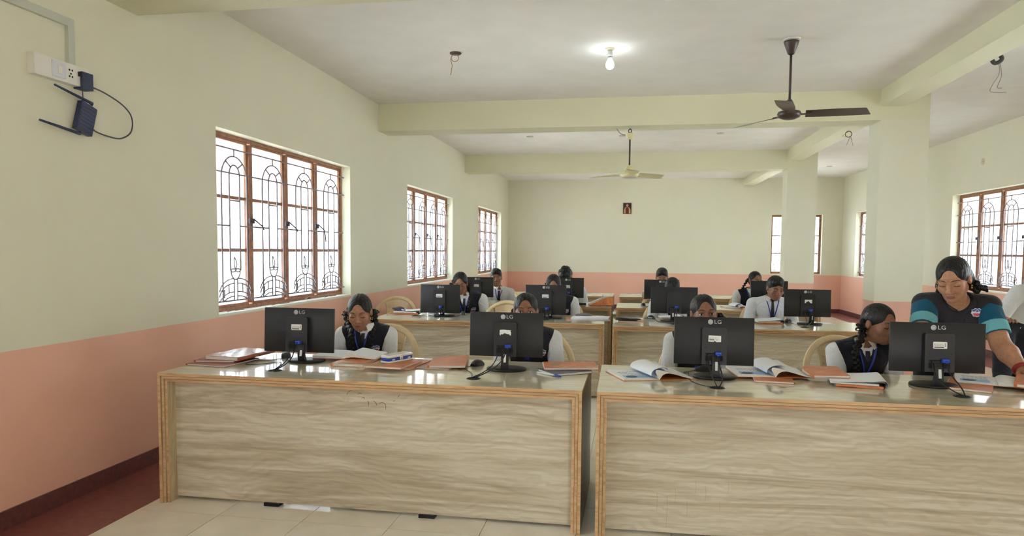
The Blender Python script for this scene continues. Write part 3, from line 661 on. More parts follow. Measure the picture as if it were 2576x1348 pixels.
# first desk, wall side: stack by the corner
notebook('film-covered rust notebook at the bottom of the desk corner stack', -2.46, 3.86, .27, .33, -.12, .010, cover=M_RUST, group=None)
notebook('film-covered rust notebook in the middle of the desk corner stack', -2.50, 3.93, .24, .30, .16, .012, DH+.0105, cover=M_RUST)
t = notebook('thick rust notebook in crinkled clear film atop the desk corner stack', -2.42, 3.98, .24, .36, -.10+PI, .022, DH+.023, cover=M_RUST)
m = MB(); m.grid([[(-.122+.244*i/8, -.18+.36*j/8, .0225+.002*math.sin(i*2.1+j*1.7)) for i in range(9)] for j in range(9)]); m.build('film_cover', M_FILM, t)
textbook('open textbook with grey-white pages lying before the girl with two plaits', -1.755, 4.16, .205, .265, .07, .022, .016, DH+.0185, printed=False)
notebook('orange notebook with greenish label lying under the open textbook', -1.66, 4.0, .20, .27, .02, .018, labels=((-.02, -.10, .09, .035),))
notebook('orange paper-covered notebook under the pencil case, upper of two', -1.385, 3.93, .23, .31, -.10, .013, DH+.0125, labels=((-.06, -.10, .08, .035), (-.07, -.03, .05, .04)), pink=True)
notebook('orange paper-covered notebook under the pencil case, lower of two', -1.36, 4.0, .26, .32, -.12, .012)
def pencil_case(label, x, y, rz, z):
    t = thing('pencil_case', label, 'pencil case', (x, y, z), rz); L, W = .21, .075
    m = MB(); m.rbox((-L/2, -W/2, 0), (L/2, W/2, .012), .014); m.build('tray', mat('white_tin', (236, 236, 236), .3), t)
    m = MB(); m.rbox((-L/2+.001, -W/2+.001, .012), (L/2-.001, W/2-.001, .030), .014); m.build('blue_band', mat('blue_tin', (34, 66, 178), .3), t)
    m = MB(); m.rbox((-L/2-.001, -W/2-.001, .030), (L/2+.001, W/2+.001, .046), .015); li = m.build('lid', mat('white_tin', (236, 236, 236), .3), t)
    m = MB(); m.rbox((-L/2+.012, -W/2+.012, .046), (L/2-.012, W/2-.012, .0475), .01); m.build('lid_panel', mat('clear_lid', (206, 206, 202), .15), li)
    m = MB(); m.rbox((-.012, -W/2-.004, .014), (.012, -W/2+.002, .034), .003); cl = m.build('clasp', mat('white_tin', (236, 236, 236), .3), t)
    m = MB(); m.box((-.005, -W/2-.0045, .020), (.005, -W/2-.003, .026)); m.build('clasp_slot', M_DARK, cl)
    m = MB()
    for xx in (-.07, -.058, .062, .074):
        for k in range(5): m.lathe([(0, .0008), (.0028, .0008), (.003, 0)], (xx+.004*math.cos(k*1.256), .019+.004*math.sin(k*1.256), W/2-.0012), 6, M=_F)
    m.build('flower_print', M_WHITE, t)
    return t
pencil_case('white and blue pencil case lying on the orange notebooks', -1.385, 3.98, 1.12, DH+.0255)
notebook('large orange notebook with curled cover, between pencil case and mouse', -1.075, 4.05, .22, .30, .16, .016, curl=.03, z=DH+.0085)
notebook('thin labelled notebook peeking out under the curled orange one', -1.13, 4.03, .21, .28, -.05, .008, cover=M_RUST, labels=((-.05, -.10, .07, .04),))
m = MB(); m.box((-.09, -.12, 0), (.09, .12, .0012)); tag(m.build('paper_sheet', M_PAGE), 'white sheet tucked behind the pencil case notebooks', 'paper').location = (-1.22, 4.16, DH); bpy.data.objects['paper_sheet'].rotation_euler.z = .5
notebook('orange notebook with green label overhanging the aisle end of desk', -.335, 4.06, .31, .21, .17, .014, DH+.016, labels=((-.09, .0, .055, .05),), pink=True, tilt=(0, -.015))
notebook('dark navy hardback book under the orange overhanging notebook', -.36, 3.96, .20, .25, -.95, .014, cover=M_NAVY, cat='book', name='hardback_book')
def pen(label, p, q, c, z):
    t = thing('pen', label, 'pen', ((p[0]+q[0])/2, (p[1]+q[1])/2, z), math.atan2(q[1]-p[1], q[0]-p[0])); L = math.dist(p, q)
    m = MB(); m.tube([(-L/2+.012, 0, .0055), (L/2-.05, 0, .0055)], .005, 8); m.build('barrel', mat('white_pen', (228, 228, 232), .3), t)
    m = MB(); m.tube([(L/2-.05, 0, .0055), (L/2, 0, .0055)], .0056, 8); m.tube([(L/2-.05, 0, .011), (L/2-.015, 0, .0115)], .0015, 5); m.build('cap', mat(c, {'blue_cap': (60, 80, 170)}.get(c, (40, 40, 40)), .3), t)
    m = MB(); m.tube([(-L/2, 0, .0055), (-L/2+.012, 0, .0055)], [.001, .0045], 8); m.build('tip', mat('silver_tip', (190, 190, 195), .3, 1), t)
    return t
pen('white and blue pen in front of the navy hardback', (-.52, 3.90), (-.365, 3.79), 'blue_cap', DH)
textbook('open textbook with turned-up leaf at the aisle corner of desk', .125, 3.96, .205, .29, .36, .05)
textbook('open textbook with turned-up leaf beside the nicked-sticker monitor', .80, 4.12, .205, .29, .10, .05, z=DH+.0115)
notebook('thin orange notebook poking out under the open textbook', .80, 4.0, .20, .28, -.10, .011, pink=True)
folded_book('textbook folded back with rolled leaves before the seated profile girl', 1.215, 3.96, .25, .29, -.20)
notebook('orange notebook lying across the folded textbook', 1.095, 4.06, .185, .27, -.03, .012, DH+.034, tilt=(.03, -.03))
textbook('open textbook under the resting hand of the bending woman', 1.98, 4.09, .19, .28, -.38, .012, .010, z=DH+.0125)
notebook('orange notebook with pale corner under the hand-side open textbook', 1.80, 3.98, .20, .30, -.46, .012, labels=((-.02, .03, .06, .1),), pink=True)
notebook('orange notebook with dark spine resting at the picture edge', 2.13, 3.95, .22, .28, -.50, .016, DH+.034, tilt=(.05, -.02))
# second row
folded_book('textbook folded back in the heap by the wall', -2.36, 7.17, .27, .27, .08, DH+.0125)
notebook('rust notebook at the base of the heap by the wall', -2.42, 7.14, .28, .26, .1, .012, cover=M_RUST, pink=True)
def crumple(name, label, cat, mt, x, y, z, rx, ry, rz_, seed, rot=0, amp=.18):
    rnd = random.Random(seed); bm = bmesh.new(); bmesh.ops.create_icosphere(bm, subdivisions=3, radius=1)
    ph = [(rnd.uniform(2, 5), rnd.uniform(2, 5), rnd.uniform(2, 5), rnd.uniform(0, 6)) for _ in range(5)]
    for v in bm.verts:
        k = 1+amp*sum(math.sin(v.co.x*a+v.co.y*b+v.co.z*c+d) for a, b, c, d in ph)/2.2; v.co *= k
        v.co.x *= rx; v.co.y *= ry; v.co.z = max(v.co.z, -.75)*rz_+.75*rz_
    me = bpy.data.meshes.new(name); bm.to_mesh(me); bm.free(); me.materials.append(mt)
    me.polygons.foreach_set('use_smooth', [True]*len(me.polygons))
    o = link(name, me); o.location = (x, y, z); o.rotation_euler.z = rot; return tag(o, label, cat)
M_CLOTHB = mat('black_fabric', (30, 30, 36), .8, sheen=.3, bump=.2, bscale=120)
crumple('purple_pouch', 'small dark purple pouch on the heap by the wall', 'pouch', mat('purple_fabric', (74, 58, 76), .8), -2.47, 7.15, DH+.043, .06, .045, .022, 3)
pen('white pen lying on the heap by the wall', (-2.44, 7.14), (-2.36, 7.05), 'blue_cap', DH+.052)
crumple('crumpled_paper', 'crumpled white paper beside the grey monitor foot', 'paper', mat('white_crumple', (226, 228, 236), .8), -2.07, 7.08, DH, .06, .05, .022, 5, amp=.3)
def paper_roll(label, x, y, rz, L, R):
    t = thing('paper_roll', label, 'paper', (x, y, DH), rz); m = MB(); N = 40; rows = []
    for j in range(9):
        u = -L/2+L*j/8; rows.append([(u+.012*math.sin(a*1.5), (R-.0006*k)*math.cos(a)*1.05*(1+.05*j/8), R+(R-.0006*k)*math.sin(a)*(.92+.06*j/8)) for k, a in enumerate([2*PI*i/N*1.25 for i in range(N+1)])])
    m.grid(rows); m.build('rolled_sheet', mat('lilac_white_paper', (222, 222, 236), .75), t)
    rows = [[(u*.96, (R-.009)*math.cos(a), R+(R-.009)*math.sin(a)*.9) for a in [2*PI*i/20 for i in range(21)]] for u in (-L/2, L/2)]
    m = MB(); m.grid(rows); m.build('inner_turn', mat('lilac_white_paper', (222, 222, 236), .75), t); return t
paper_roll('large white paper roll lying on the front edge of second-row desk', -.37, 6.83, .12, .37, .033)
crumple('grey_pouch', 'grey zipped pouch behind the white paper roll', 'pouch', mat('grey_fabric', (120, 112, 112), .85, bump=.2, bscale=100), -.46, 7.10, DH+.0125, .085, .05, .03, 8)
notebook('orange notebook under the grey pouch', -.50, 7.10, .27, .20, .1, .012)
crumple('black_pouch', 'flat black pouch on an orange notebook by the aisle', 'pouch', M_CLOTHB, -.01, 6.98, DH+.0125, .13, .055, .018, 11, -.1)
notebook('orange notebook under the flat black pouch', .035, 7.0, .24, .18, -.1, .012)
folded_book('textbook lying beneath the plain monitor panel', .42, 7.325, .21, .20, .05)
folded_book('folded textbook in front of the boy in a dark tie', 1.37, 7.22, .24, .26, .1)
m = MB(); m.box((-.11, -.09, 0), (.11, .09, .004)); o = tag(m.build('paper_sheet', M_PAGE), 'white papers behind the notched-sticker monitor foot', 'paper'); o.location = (1.90, 7.27, DH); o.rotation_euler.z = .1
# third row
textbook('open textbook with bluish pages in front of the girl at the column side', 1.36, 9.12, .17, .24, .15, .035, printed=False)
notebook('orange notebook beside the bluish open textbook', 1.50, 8.98, .16, .20, .0, .010)
def strap_bag():
    t = thing('book_bundle', 'orange folder strapped in a grey band at the aisle end of third-row desk', 'folder', (-.36, 9.0, DH), .15)
    m = MB(); m.box((-.15, -.12, 0), (.15, .12, .012)); m.build('bottom_book', M_RUST, t)
    m = MB(); m.prism([(-.14, .012), (.16, .012), (.15, .10), (.09, .115), (-.10, .03)], -.07, -.02, M=Matrix(((1, 0, 0, 0), (0, 0, 1, 0), (0, 1, 0, 0), (0, 0, 0, 1)))); m.build('folder', paper_cover('bright_orange', (226, 140, 76)), t)
    m = MB(); m.prism([(-.16, .012), (.10, .115), (.06, .12), (-.17, .02)], -.015, .05, M=Matrix(((1, 0, 0, 0), (0, 0, 1, 0), (0, 1, 0, 0), (0, 0, 0, 1)))); m.build('papers', M_PAGE, t)
    m = MB(); m.tube([(-.01, -.09, .012), (.0, -.085, .05), (.02, -.075, .118), (.03, .0, .135), (.02, .055, .10)], .012, 6, flat=.35); m.build('strap', mat('grey_strap', (150, 140, 138), .7), t)
strap_bag()
t = thing('small_case', 'small black case in the third row beside the strapped folder', 'case', (-.60, 9.02, DH), .1)
m = MB(); m.rbox((-.05, -.03, 0), (.05, .03, .028), .008); m.build('case_body', M_BLACK, t)
m = MB(); m.rbox((-.0505, -.0305, .016), (.0505, .0305, .018), .008); m.build('seam', mat('wheel_grey', (70, 70, 74), .5), t)
t = thing('storage_box', 'pale grey box standing on the floor in the far aisle gap', 'box', (-.20, 9.85, 0))
m = MB(); m.rbox((-.075, -.2, 0), (.075, .2, .58), .01); m.build('box_body', mat('pale_box', (216, 216, 206), .5), t)
m = MB(); m.rbox((-.076, -.201, .545), (.076, .201, .582), .01); m.build('lid', mat('pale_box', (216, 216, 206), .5), t)

# ------------------------------------------------------------------ plastic chairs
M_CHAIR = mat('beige_plastic', (224, 200, 158), .4, noise=.03, nscale=12)
def chair_mesh_parts():
    P = {}
    m = MB(); rows = []   # seat, slightly dished
    for j in range(9):
        v = j/8; y = -.22+.44*v; hw = .235-.02*v
        rows.append([(hw*(2*i/10-1), y, .425+.012*(2*i/10-1)**2+.012*v*v-.01*(1-v)) for i in range(11)])
    m.grid(rows); m.grid([[(p[0], p[1], p[2]-.008) for p in r][::-1] for r in rows])
    rim = [rows[0][i] for i in range(11)]+[r[-1] for r in rows[1:]]+rows[-1][::-1][1:]+[r[0] for r in rows[::-1][1:-1]]
    m.tube([(p[0], p[1], p[2]-.006) for p in rim], .011, 6, closed=True); P['seat'] = m
    def back(u, z):   # curved back surface: u in -1..1, z height
        s = (z-.43)/.44; return (u*(.245+.02*s), .205+.10*s-.075*u*u, z)
    m = MB()   # arched frame of the back, flowing down into the arms
    A = [(-1, .52), (-1, .62)]+[(-math.cos(math.radians(a)), .62+.25*math.sin(math.radians(a))) for a in range(12, 180, 12)]+[(1, .62), (1, .52)]
    pts = [back(u, z) for u, z in A]
    m.tube(pts, .010, 8, flat=2.3)
    P['back_frame'] = m
    m = MB(); rows = []
    for j in range(11):
        z = .45+(.855-.45)*j/10; hu = .46+.10*((z-.64)/.2)**2 if z < .84 else .5
        rows.append([back(hu*(2*i/8-1), z) for i in range(9)])
    sl = MB()
    for j in range(10):
        for i in range(8):
            if j in (2, 3, 5, 6) and i in (1, 3, 4, 6) and False: continue
            sl.add([rows[j][i], rows[j][i+1], rows[j+1][i+1], rows[j+1][i]], [(0, 1, 2, 3)], 0, True)
            sl.add([(p[0], p[1]+.008, p[2]) for p in (rows[j][i+1], rows[j][i], rows[j+1][i], rows[j+1][i+1])], [(0, 1, 2, 3)], 0, True)
    for k in (0, -1): sl.tube([(r[k][0], r[k][1]+.004, r[k][2]) for r in rows], .008, 6)
    for z in (.55, .60, .65, .70, .75):   # raised woven ribs
        for i in range(7): sl.tube([tuple(Vector(back(.42*(2*(i+.15)/7-1), z))-Vector((0, .003, 0))), tuple(Vector(back(.42*(2*(i+.85)/7-1), z))-Vector((0, .003, 0)))], .006, 4)
    P['back_splat'] = sl
    for sgn, nm in ((-1, 'armrest'), (1, 'armrest.b')):
        m = MB(); p = [(sgn*.255, .17, .585), (sgn*.315, .05, .615), (sgn*.335, -.08, .62), (sgn*.325, -.19, .60), (sgn*.285, -.215, .54), (sgn*.242, -.21, .44)]
        m.tube(spline(p, 5), .021, 8, flat=.5); P[nm] = m
    for i, (sx, sy) in enumerate(((-1, -1), (1, -1), (-1, 1), (1, 1))):
        m = MB(); m.tube([(sx*.225, sy*.205, .42), (sx*.25, sy*.235, .2), (sx*.265, sy*.255, 0)], [.026, .022, .018], 8); P['leg.%d' % i] = m
    return {k: v.mesh(k.split('.')[0], M_CHAIR) for k, v in P.items()}
CP = chair_mesh_parts()
def chair(label, x, y, rz=0):
    t = thing('plastic_armchair', label, 'chair', (x, y, 0), rz)
    for k, me in CP.items(): link(k.split('.')[0], me, t)
    return t
chair('beige plastic armchair under the girl with two plaits', -1.80, 4.70, 0)
chair('beige plastic armchair under the girl peering over the torn-sticker monitor', -.63, 4.70, .08)
chair('beige plastic armchair under the girl behind the nicked-sticker monitor', .47, 4.70, -.1)
chair('beige plastic armchair under the seated profile girl', 1.47, 4.74, .18)
chair('empty beige plastic armchair against the pink wall behind the heap', -2.76, 7.75, .1)
chair('empty beige plastic armchair between the two second-row girls', -1.37, 7.38, -.05)
chair('beige plastic armchair under the second-row girl near the wall', -1.90, 8.07, 0)
chair('beige plastic armchair under the bowed girl in the second row', -.80, 8.10, 0)
chair('beige plastic armchair behind the plain monitor', .42, 8.10, -.1)
chair('beige plastic armchair under the boy in a dark tie', 1.55, 8.06, .1)
chair('beige plastic armchair under the boy looking at the camera', -1.89, 10.08, 0)
chair('beige plastic armchair under the boy with bowed head', -.88, 10.14, 0)
chair('beige plastic armchair under the boy holding the mouse', .46, 10.08, 0)
chair('beige plastic armchair under the girl with a hanging plait', 1.70, 10.08, .1)

# ------------------------------------------------------------------ fans, bulb, hooks
M_FAN = mat('brown_fan_paint', (70, 56, 52), .35); M_IVORY = mat('ivory_fan', (226, 218, 172), .35)
def fan(label, x, y, ztop, zhub, angs, mt, rodm, L, hook=False, canopy=(.06, .11), bw=.07):
    t = thing('ceiling_fan', label, 'fan', (x, y, ztop))
    d = zhub-ztop; m = MB()
    if hook:
        m.tube([(.018*math.cos(a), 0, -.03+.022*math.sin(a)) for a in [2*PI*i/14 for i in range(14)]], .006, 6, closed=True); m.box((-.02, -.006, -.075), (.02, .006, -.045)); m.tube([(0, 0, -.01), (0, 0, 0)], .008, 6); m.build('hook', mat('brown_iron', (74, 56, 44), .6), t)
        m = MB(); m.lathe([(0, -.135), (.03, -.13), (.034, -.115), (.05, -.09), (.055, -.065), (.058, -.06), (.05, -.06)], seg=20); m.build('canopy', mt, t)
        m = MB(); m.tube(bez((-.04, 0, -.075), (-.12, 0, -.08), (-.13, .0, -.04), (-.16, 0, 0), 8), .005, 5); m.build('wire', mat('grey_wire', (150, 146, 140), .6), t)
        rt = -.13
    else:
        m = MB(); m.lathe([(0, 0), (.075, 0), (.07, -.012), (0, -.015)], seg=24); m.build('ceiling_rose', mat('white_rose', (226, 222, 214), .6), t)
        m = MB(); m.lathe([(.02, -.13), (.028, -.125), (.06, -.035), (.064, -.022), (.05, -.018), (0, -.018)], seg=20); m.build('canopy', mt, t); rt = -.125
    m = MB(); m.tube([(0, 0, rt), (0, 0, d+.09)], .0105, 10); m.build('rod', rodm, t)
    if hook:
        m = MB(); m.lathe([(.012, d+.11), (.035, d+.10), (.055, d+.085), (.058, d+.045), (.05, d+.03), (0, d+.03)], seg=24); m.build('collar', mt, t)
        m = MB(); m.lathe([(0, d-.05), (.05, d-.047), (.09, d-.036)], seg=28, mi=1); m.lathe([(.09, d-.036), (.115, d-.012), (.112, d+.002), (.085, d+.012), (.02, d+.03)], seg=28); m.build('motor_hub', [mt, mat('fan_plate', (200, 198, 188), .3)], t)
    else:
        m = MB(); m.lathe([(.011, d+.13), (.022, d+.12), (.034, d+.06), (.036, d+.03), (0, d+.03)], seg=20); m.build('collar', mt, t)
        m = MB(); m.lathe([(0, d-.045), (.045, d-.042), (.085, d-.025), (.10, d+.002), (.09, d+.022), (.05, d+.034), (.0, d+.036)], seg=28); m.build('motor_hub', mt, t)
    m = MB(); rows = []
    for i in range(9):
        s = i/8; r = .13+(L-.13)*s; hw = bw*(.62+.5*math.sin(min(1, s*1.6)*PI/2)-.12*s); sk = .02*s if i < 8 else .02
        rows.append([(r-(.05*(k/4) if i == 8 else 0), hw*(1-2*k/4)*1.0+sk*0, -.018+.038*k/4*(1-.25*s)) for k in range(5)])
    m.grid(rows); m.grid([[(p[0], p[1], p[2]-.003) for p in r][::-1] for r in rows]); bl = m.mesh('blade', mt)
    bm_ = MB(); bm_.box((.07, -.022, -.006), (.17, .022, .001)); arm = bm_.mesh('blade_arm', mt)
    for a in angs:
        o = link('blade', bl, t); o.location = (0, 0, d); o.rotation_euler.z = math.radians(a); q = link('blade_arm', arm, o)
    return t
fan('brown three-bladed ceiling fan on long rod in front of first beam', 1.33, 6.30, HC, 2.64, (122, 254, 351), M_FAN, M_FAN, .64)
fan('ivory ceiling fan hung by a hook from the first beam', -.02, 8.54, BZ, 2.39, (155, 275, 35), M_IVORY, M_FAN, .52, True)
def bulb():
    t = thing('ceiling_bulb', 'lit white bulb in a holder on the ceiling', 'lamp', (-.205, 6.36, HC))
    m = MB(); m.lathe([(0, 0), (.045, 0), (.04, -.012), (.016, -.018)], seg=24); m.build('ceiling_rose', mat('cream_rose', (212, 204, 176), .5), t)
    M = Matrix.Translation((0, 0, -.012)) @ Matrix.Rotation(.18, 4, 'X')
    m = MB(); m.lathe([(.018, 0), (.026, -.02), (.024, -.045), (.018, -.06)], seg=20, M=M); m.build('holder', mat('white_holder', (206, 206, 206), .4), t)
    m = MB(); m.lathe([(.019, -.058), (.019, -.066), (.014, -.067)], seg=20, M=M); m.build('holder_ring', M_BLACK, t)
    e = NT('lit_bulb'); e.b.inputs['Emission Color'].default_value = (.88, .97, 1, 1); e.b.inputs['Emission Strength'].default_value = 28
    m = MB(); m.lathe([(.013, -.062), (.02, -.085), (.032, -.105), (.038, -.128), (.034, -.15), (.02, -.165), (0, -.17)], seg=24, M=M); m.build('glass_globe', e.m, t)
bulb()
M_WIRE = mat('copper_wire', (178, 140, 96), .5)
def ceiling_hook(label, x, y, z, kind):
    t = thing('ceiling_hook', label, 'hook', (x, y, z))
    if kind == 'rose':
        m = MB(); m.lathe([(0, -.012), (.05, -.012), (.055, -.004), (.05, 0)], seg=20); m.build('plate', mat('dark_brown_plate', (92, 72, 68), .6), t)
        m = MB(); m.tube([(.035*math.cos(a)-.005, 0, -.045+.035*math.sin(a)) for a in [2*PI*i/18 for i in range(18)]], .0035, 5, closed=True); m.build('ring', mat('tan_wire', (180, 150, 112), .5), t)
        m = MB(); m.tube(spline([(-.03, 0, -.02), (-.045, 0, -.06), (-.032, .0, -.11), (-.035, 0, -.14), (-.045, 0, -.2)], 5), .004, 5); m.tube([(.01, 0, -.01), (.018, -.03, -.02), (.03, -.02, -.04)], .003, 5); m.build('wire', M_WIRE, t)
    elif kind == 'coil':
        m = MB(); m.tube([(.045*math.cos(a), .012*math.sin(3*a), -.06+.045*math.sin(a)) for a in [2*PI*i/20 for i in range(20)]], .018, 8, closed=True); m.build('coil', mat('grey_coil', (72, 76, 74), .6), t)
        m = MB(); m.tube(spline([(.02, 0, -.09), (.03, 0, -.2), (-.02, 0, -.3), (-.03, 0, -.36), (.1, 0, -.37)], 5), .003, 5); m.tube(spline([(.03, 0, -.09), (.05, 0, -.22), (.02, 0, -.32), (.06, 0, -.33)], 5), .003, 5); m.tube([(0, 0, -.02), (0, 0, 0)], .01, 6); m.build('wire', mat('grey_wire', (150, 146, 140), .6), t)
    elif kind == 'loop':
        m = MB(); m.tube([(.04*math.cos(a), 0, -.045+.04*math.sin(a)) for a in [2*PI*i/14 for i in range(14)]], .005, 5, closed=True); m.build('ring', mat('brown_iron', (74, 56, 44), .6), t)
        m = MB(); m.tube([(.02, 0, -.08), (-.02, 0, -.19)], .003, 4); m.tube([(.03, 0, -.08), (.06, 0, -.2)], .003, 4); m.tube([(0, 0, -.01), (-.08, 0, -.07), (-.02, 0, -.08)], .003, 4); m.build('wire', M_WIRE, t)
    else:
        m = MB(); m.lathe([(0, -.014), (.05, -.012), (.055, 0)], seg=20); m.build('cover', mat('box_cover', (206, 200, 192), .6), t)
        m = MB(); m.lathe([(.05, -.008), (.058, -.004), (.058, 0)], seg=20); m.build('rim', mat('rim_grey', (170, 164, 158), .6), t)
ceiling_hook('brown ceiling plate with wire ring near the wall window side', -1.62, 6.30, HC, 'rose')
ceiling_hook('coiled grey wire hanging beyond the long beam', 3.21, 6.92, HC, 'coil')
ceiling_hook('iron loop with loose wires under the long beam between columns', 2.86, 9.93, 3.09, 'loop')
ceiling_hook('round junction cover on middle-bay ceiling, window side', -1.60, 10.99, HC, 'cover')
ceiling_hook('round junction cover on middle-bay ceiling, behind the ivory fan', -.14, 11.09, HC, 'cover')
ceiling_hook('round junction cover on middle-bay ceiling, column side', 1.34, 11.05, HC, 'cover')
ceiling_hook('round junction cover on far aisle ceiling beyond columns', 4.1, 15.47, HC, 'cover')
# wall plate on the far wall
t = thing('wall_plate', 'round pale wall plate with dark screws above far window', 'wall plate', (XR, 11.135, 2.808))
m = MB(); m.lathe([(0, .010), (.05, .008), (.055, 0)], seg=20, M=Matrix.Rotation(-PI/2, 4, 'Y')); m.build('plate', mat('pale_plate', (224, 212, 192), .5), t)
m = MB(); m.lathe([(.030, .011), (.034, .0105), (.036, .0085)], seg=20, M=Matrix.Rotation(-PI/2, 4, 'Y')); m.lathe([(0, .013), (.008, .012), (.01, .008)], seg=10, M=Matrix.Rotation(-PI/2, 4, 'Y')); m.build('ring', mat('pink_ring', (196, 150, 130), .6), t)

# ------------------------------------------------------------------ router, switchboard, conduit
def walltube(m, pts, r, **k): m.tube([(XL+d, y, z) for y, z, d in pts], r, **k)
t = thing('cable_conduit', 'pale square conduit running up the wall above the switchboard', 'conduit', (0, 0, 0))
m = MB(); m.box((XL, 3.455, 2.46), (XL+.022, 3.50, 2.735)); m.build('vertical_duct', mat('conduit_grey', (196, 200, 190), .5), t)
m = MB(); m.box((XL, 2.0, 2.69), (XL+.022, 3.455, 2.735)); m.build('horizontal_duct', mat('conduit_grey', (196, 200, 190), .5), t)
t = thing('switchboard', 'white switchboard with socket and switch on the near wall', 'switchboard', (XL, 3.40, 2.42))
WPL = mat('white_switch_plastic', (228, 226, 220), .3)
m = MB(); m.box((0, -.20, -.055), (.045, .17, .055)); m.build('board', WPL, t)
m = MB(); m.box((.045, -.09, -.04), (.050, .0, .045)); m.build('switch_plate', mat('glossy_switch', (214, 216, 228), .08), t)
m = MB(); m.box((.050, -.055, -.02), (.056, -.03, .02)); m.build('switch', WPL, t)
m = MB()
for a, b in ((.03, .02), (.05, .02), (.03, -.015), (.05, -.015), (.04, .0)): m.lathe([(0, .0465), (.005, .0465), (.006, .045)], (0, 0, 0), 8, M=Matrix.Translation((0, a, b)) @ Matrix.Rotation(PI/2, 4, 'Y'))
m.build('socket_holes', M_DARK, t)
M_ROUTER = mat('dark_blue_plastic', (44, 52, 86), .45)
t = thing('power_adapter', 'black plug adapter in the wall switchboard with looping cable', 'adapter', (XL, 3.55, 2.40))
m = MB(); m.box((.0, -.045, -.045), (.06, .035, .05)); m.build('adapter_body', M_ROUTER, t)
m = MB(); m.box((.03, -.06, .02), (.055, -.045, .045)); m.build('plug', M_BLACK, t)
P = [(3.58, 2.385, .04), (3.70, 2.37, .04), (3.85, 2.33, .035), (3.93, 2.27, .03), (3.92, 2.18, .03), (3.83, 2.125, .03), (3.72, 2.12, .035), (3.62, 2.13, .04), (3.585, 2.145, .045)]
m = MB(); m.tube(spline([(d, y-3.55, z-2.40) for y, z, d in P], 6), .0045, 6); m.tube([(.03, -.015, -.04), (.03, -.01, -.115)], .003, 5); m.build('cable', mat('grey_cable', (84, 86, 96), .5), t)
t = thing('wifi_router', 'dark blue router with two slanting antennas hung on the wall', 'router', (XL, 3.555, 2.195))
R = Matrix.Rotation(-.28, 4, 'X')
m = MB(); m.box((.008, -.058, -.085), (.04, .058, .085), M=R); m.build('router_body', M_ROUTER, t)
m = MB()
for k in range(7): m.box((.040, -.052, -.066+k*.021), (.043, .05, -.060+k*.021), M=R)
m.build('vent_ribs', mat('router_rib', (58, 66, 104), .4), t)
for (ya, za), (yb, zb) in (((3.60, 2.29), (3.31, 2.33)), ((3.50, 2.10), (3.205, 2.123))):
    m = MB(); a = Vector((.035, ya-3.555, za-2.195)); b = Vector((.06, yb-3.555, zb-2.195)); m.tube([a, a+(b-a)*.12, b], [.010, .009, .006], 8); m.tube([a, a*.9], .009, 8); m.build('antenna', M_ROUTER, t)

# ------------------------------------------------------------------ small picture on the back wall (generic portrait in the same colours)
t = thing('framed_picture', 'small framed portrait print hung on the far cream wall', 'picture', (-.076, YB, 2.54))
m = MB(); m.box((-.10, -.014, -.135), (.10, -.004, .135)); m.build('backing', mat('picture_dark', (52, 30, 30), .5), t)
m = MB()
for a, b in (((-.104, -.018, -.139), (.104, -.004, -.128)), ((-.104, -.018, .128), (.104, -.004, .139)), ((-.104, -.018, -.128), (-.094, -.004, .128)), ((.094, -.018, -.128), (.104, -.004, .128))): m.box(a, b)
m.build('frame', mat('gilt_frame', (78, 58, 34), .4), t)
m = MB(); MF = Matrix.Translation((0, -.0142, 0)) @ _F
def pic(pts, mi, k): m.prism(pts, 0, .0006*k, mi, M=MF)
pic([(-.085, -.125), (-.08, -.03), (-.05, .03), (.05, .03), (.08, -.03), (.085, -.125)], 0, 1)
pic([(-.04, -.125), (-.045, .0), (.0, .035), (.04, .0), (.04, -.125)], 1, 2)
pic(arcpts(0, .075, .03, .038, 0, 350, 14), 2, 2); pic(arcpts(0, .085, .042, .042, 0, 180, 10), 3, 1)
m.build('portrait_print', [mat('print_ochre', (214, 160, 96), .6), mat('print_maroon', (112, 40, 50), .6), mat('print_skin', (190, 140, 120), .6), mat('print_hair', (60, 36, 30), .6)], t)
# dry leaf and bits on the near sill
t = thing('dry_leaf', 'curled dry leaf lying on the near window sill', 'leaf', (XL-.05, 6.47, WZ0+.004))
m = MB(); m.grid([[(.01*math.sin(j)+(.012*math.sin(PI*i/6))*(j-1), -.05+.1*i/6, .003+.02*abs(math.sin(i*.6))+.006*j) for i in range(7)] for j in range(3)]); m.build('blade', mat('dry_leaf_brown', (150, 110, 70), .7), t)
m = MB(); m.tube([(0, .05, .012), (0, .08, .006)], .0012, 4); m.build('stem', mat('dry_leaf_brown', (150, 110, 70), .7), t)
for i, (y, L) in enumerate(((5.05, .22), (5.75, .3), (6.85, .25))):
    m = MB(); m.tube(spline([(0, 0, .006), (.01, L*.3, .012), (-.006, L*.6, .006), (.012, L, .007)], 5), .0035, 5)
    tag(m.build('twine', mat('tan_twine', (150, 120, 92), .8)), ('short tan twine on the near sill, nearest the camera', 'long tan twine on the near sill below the second mullion', 'tan twine on the near sill by its far end')[i], 'twine').location = (XL-.04, y, WZ0+.004)
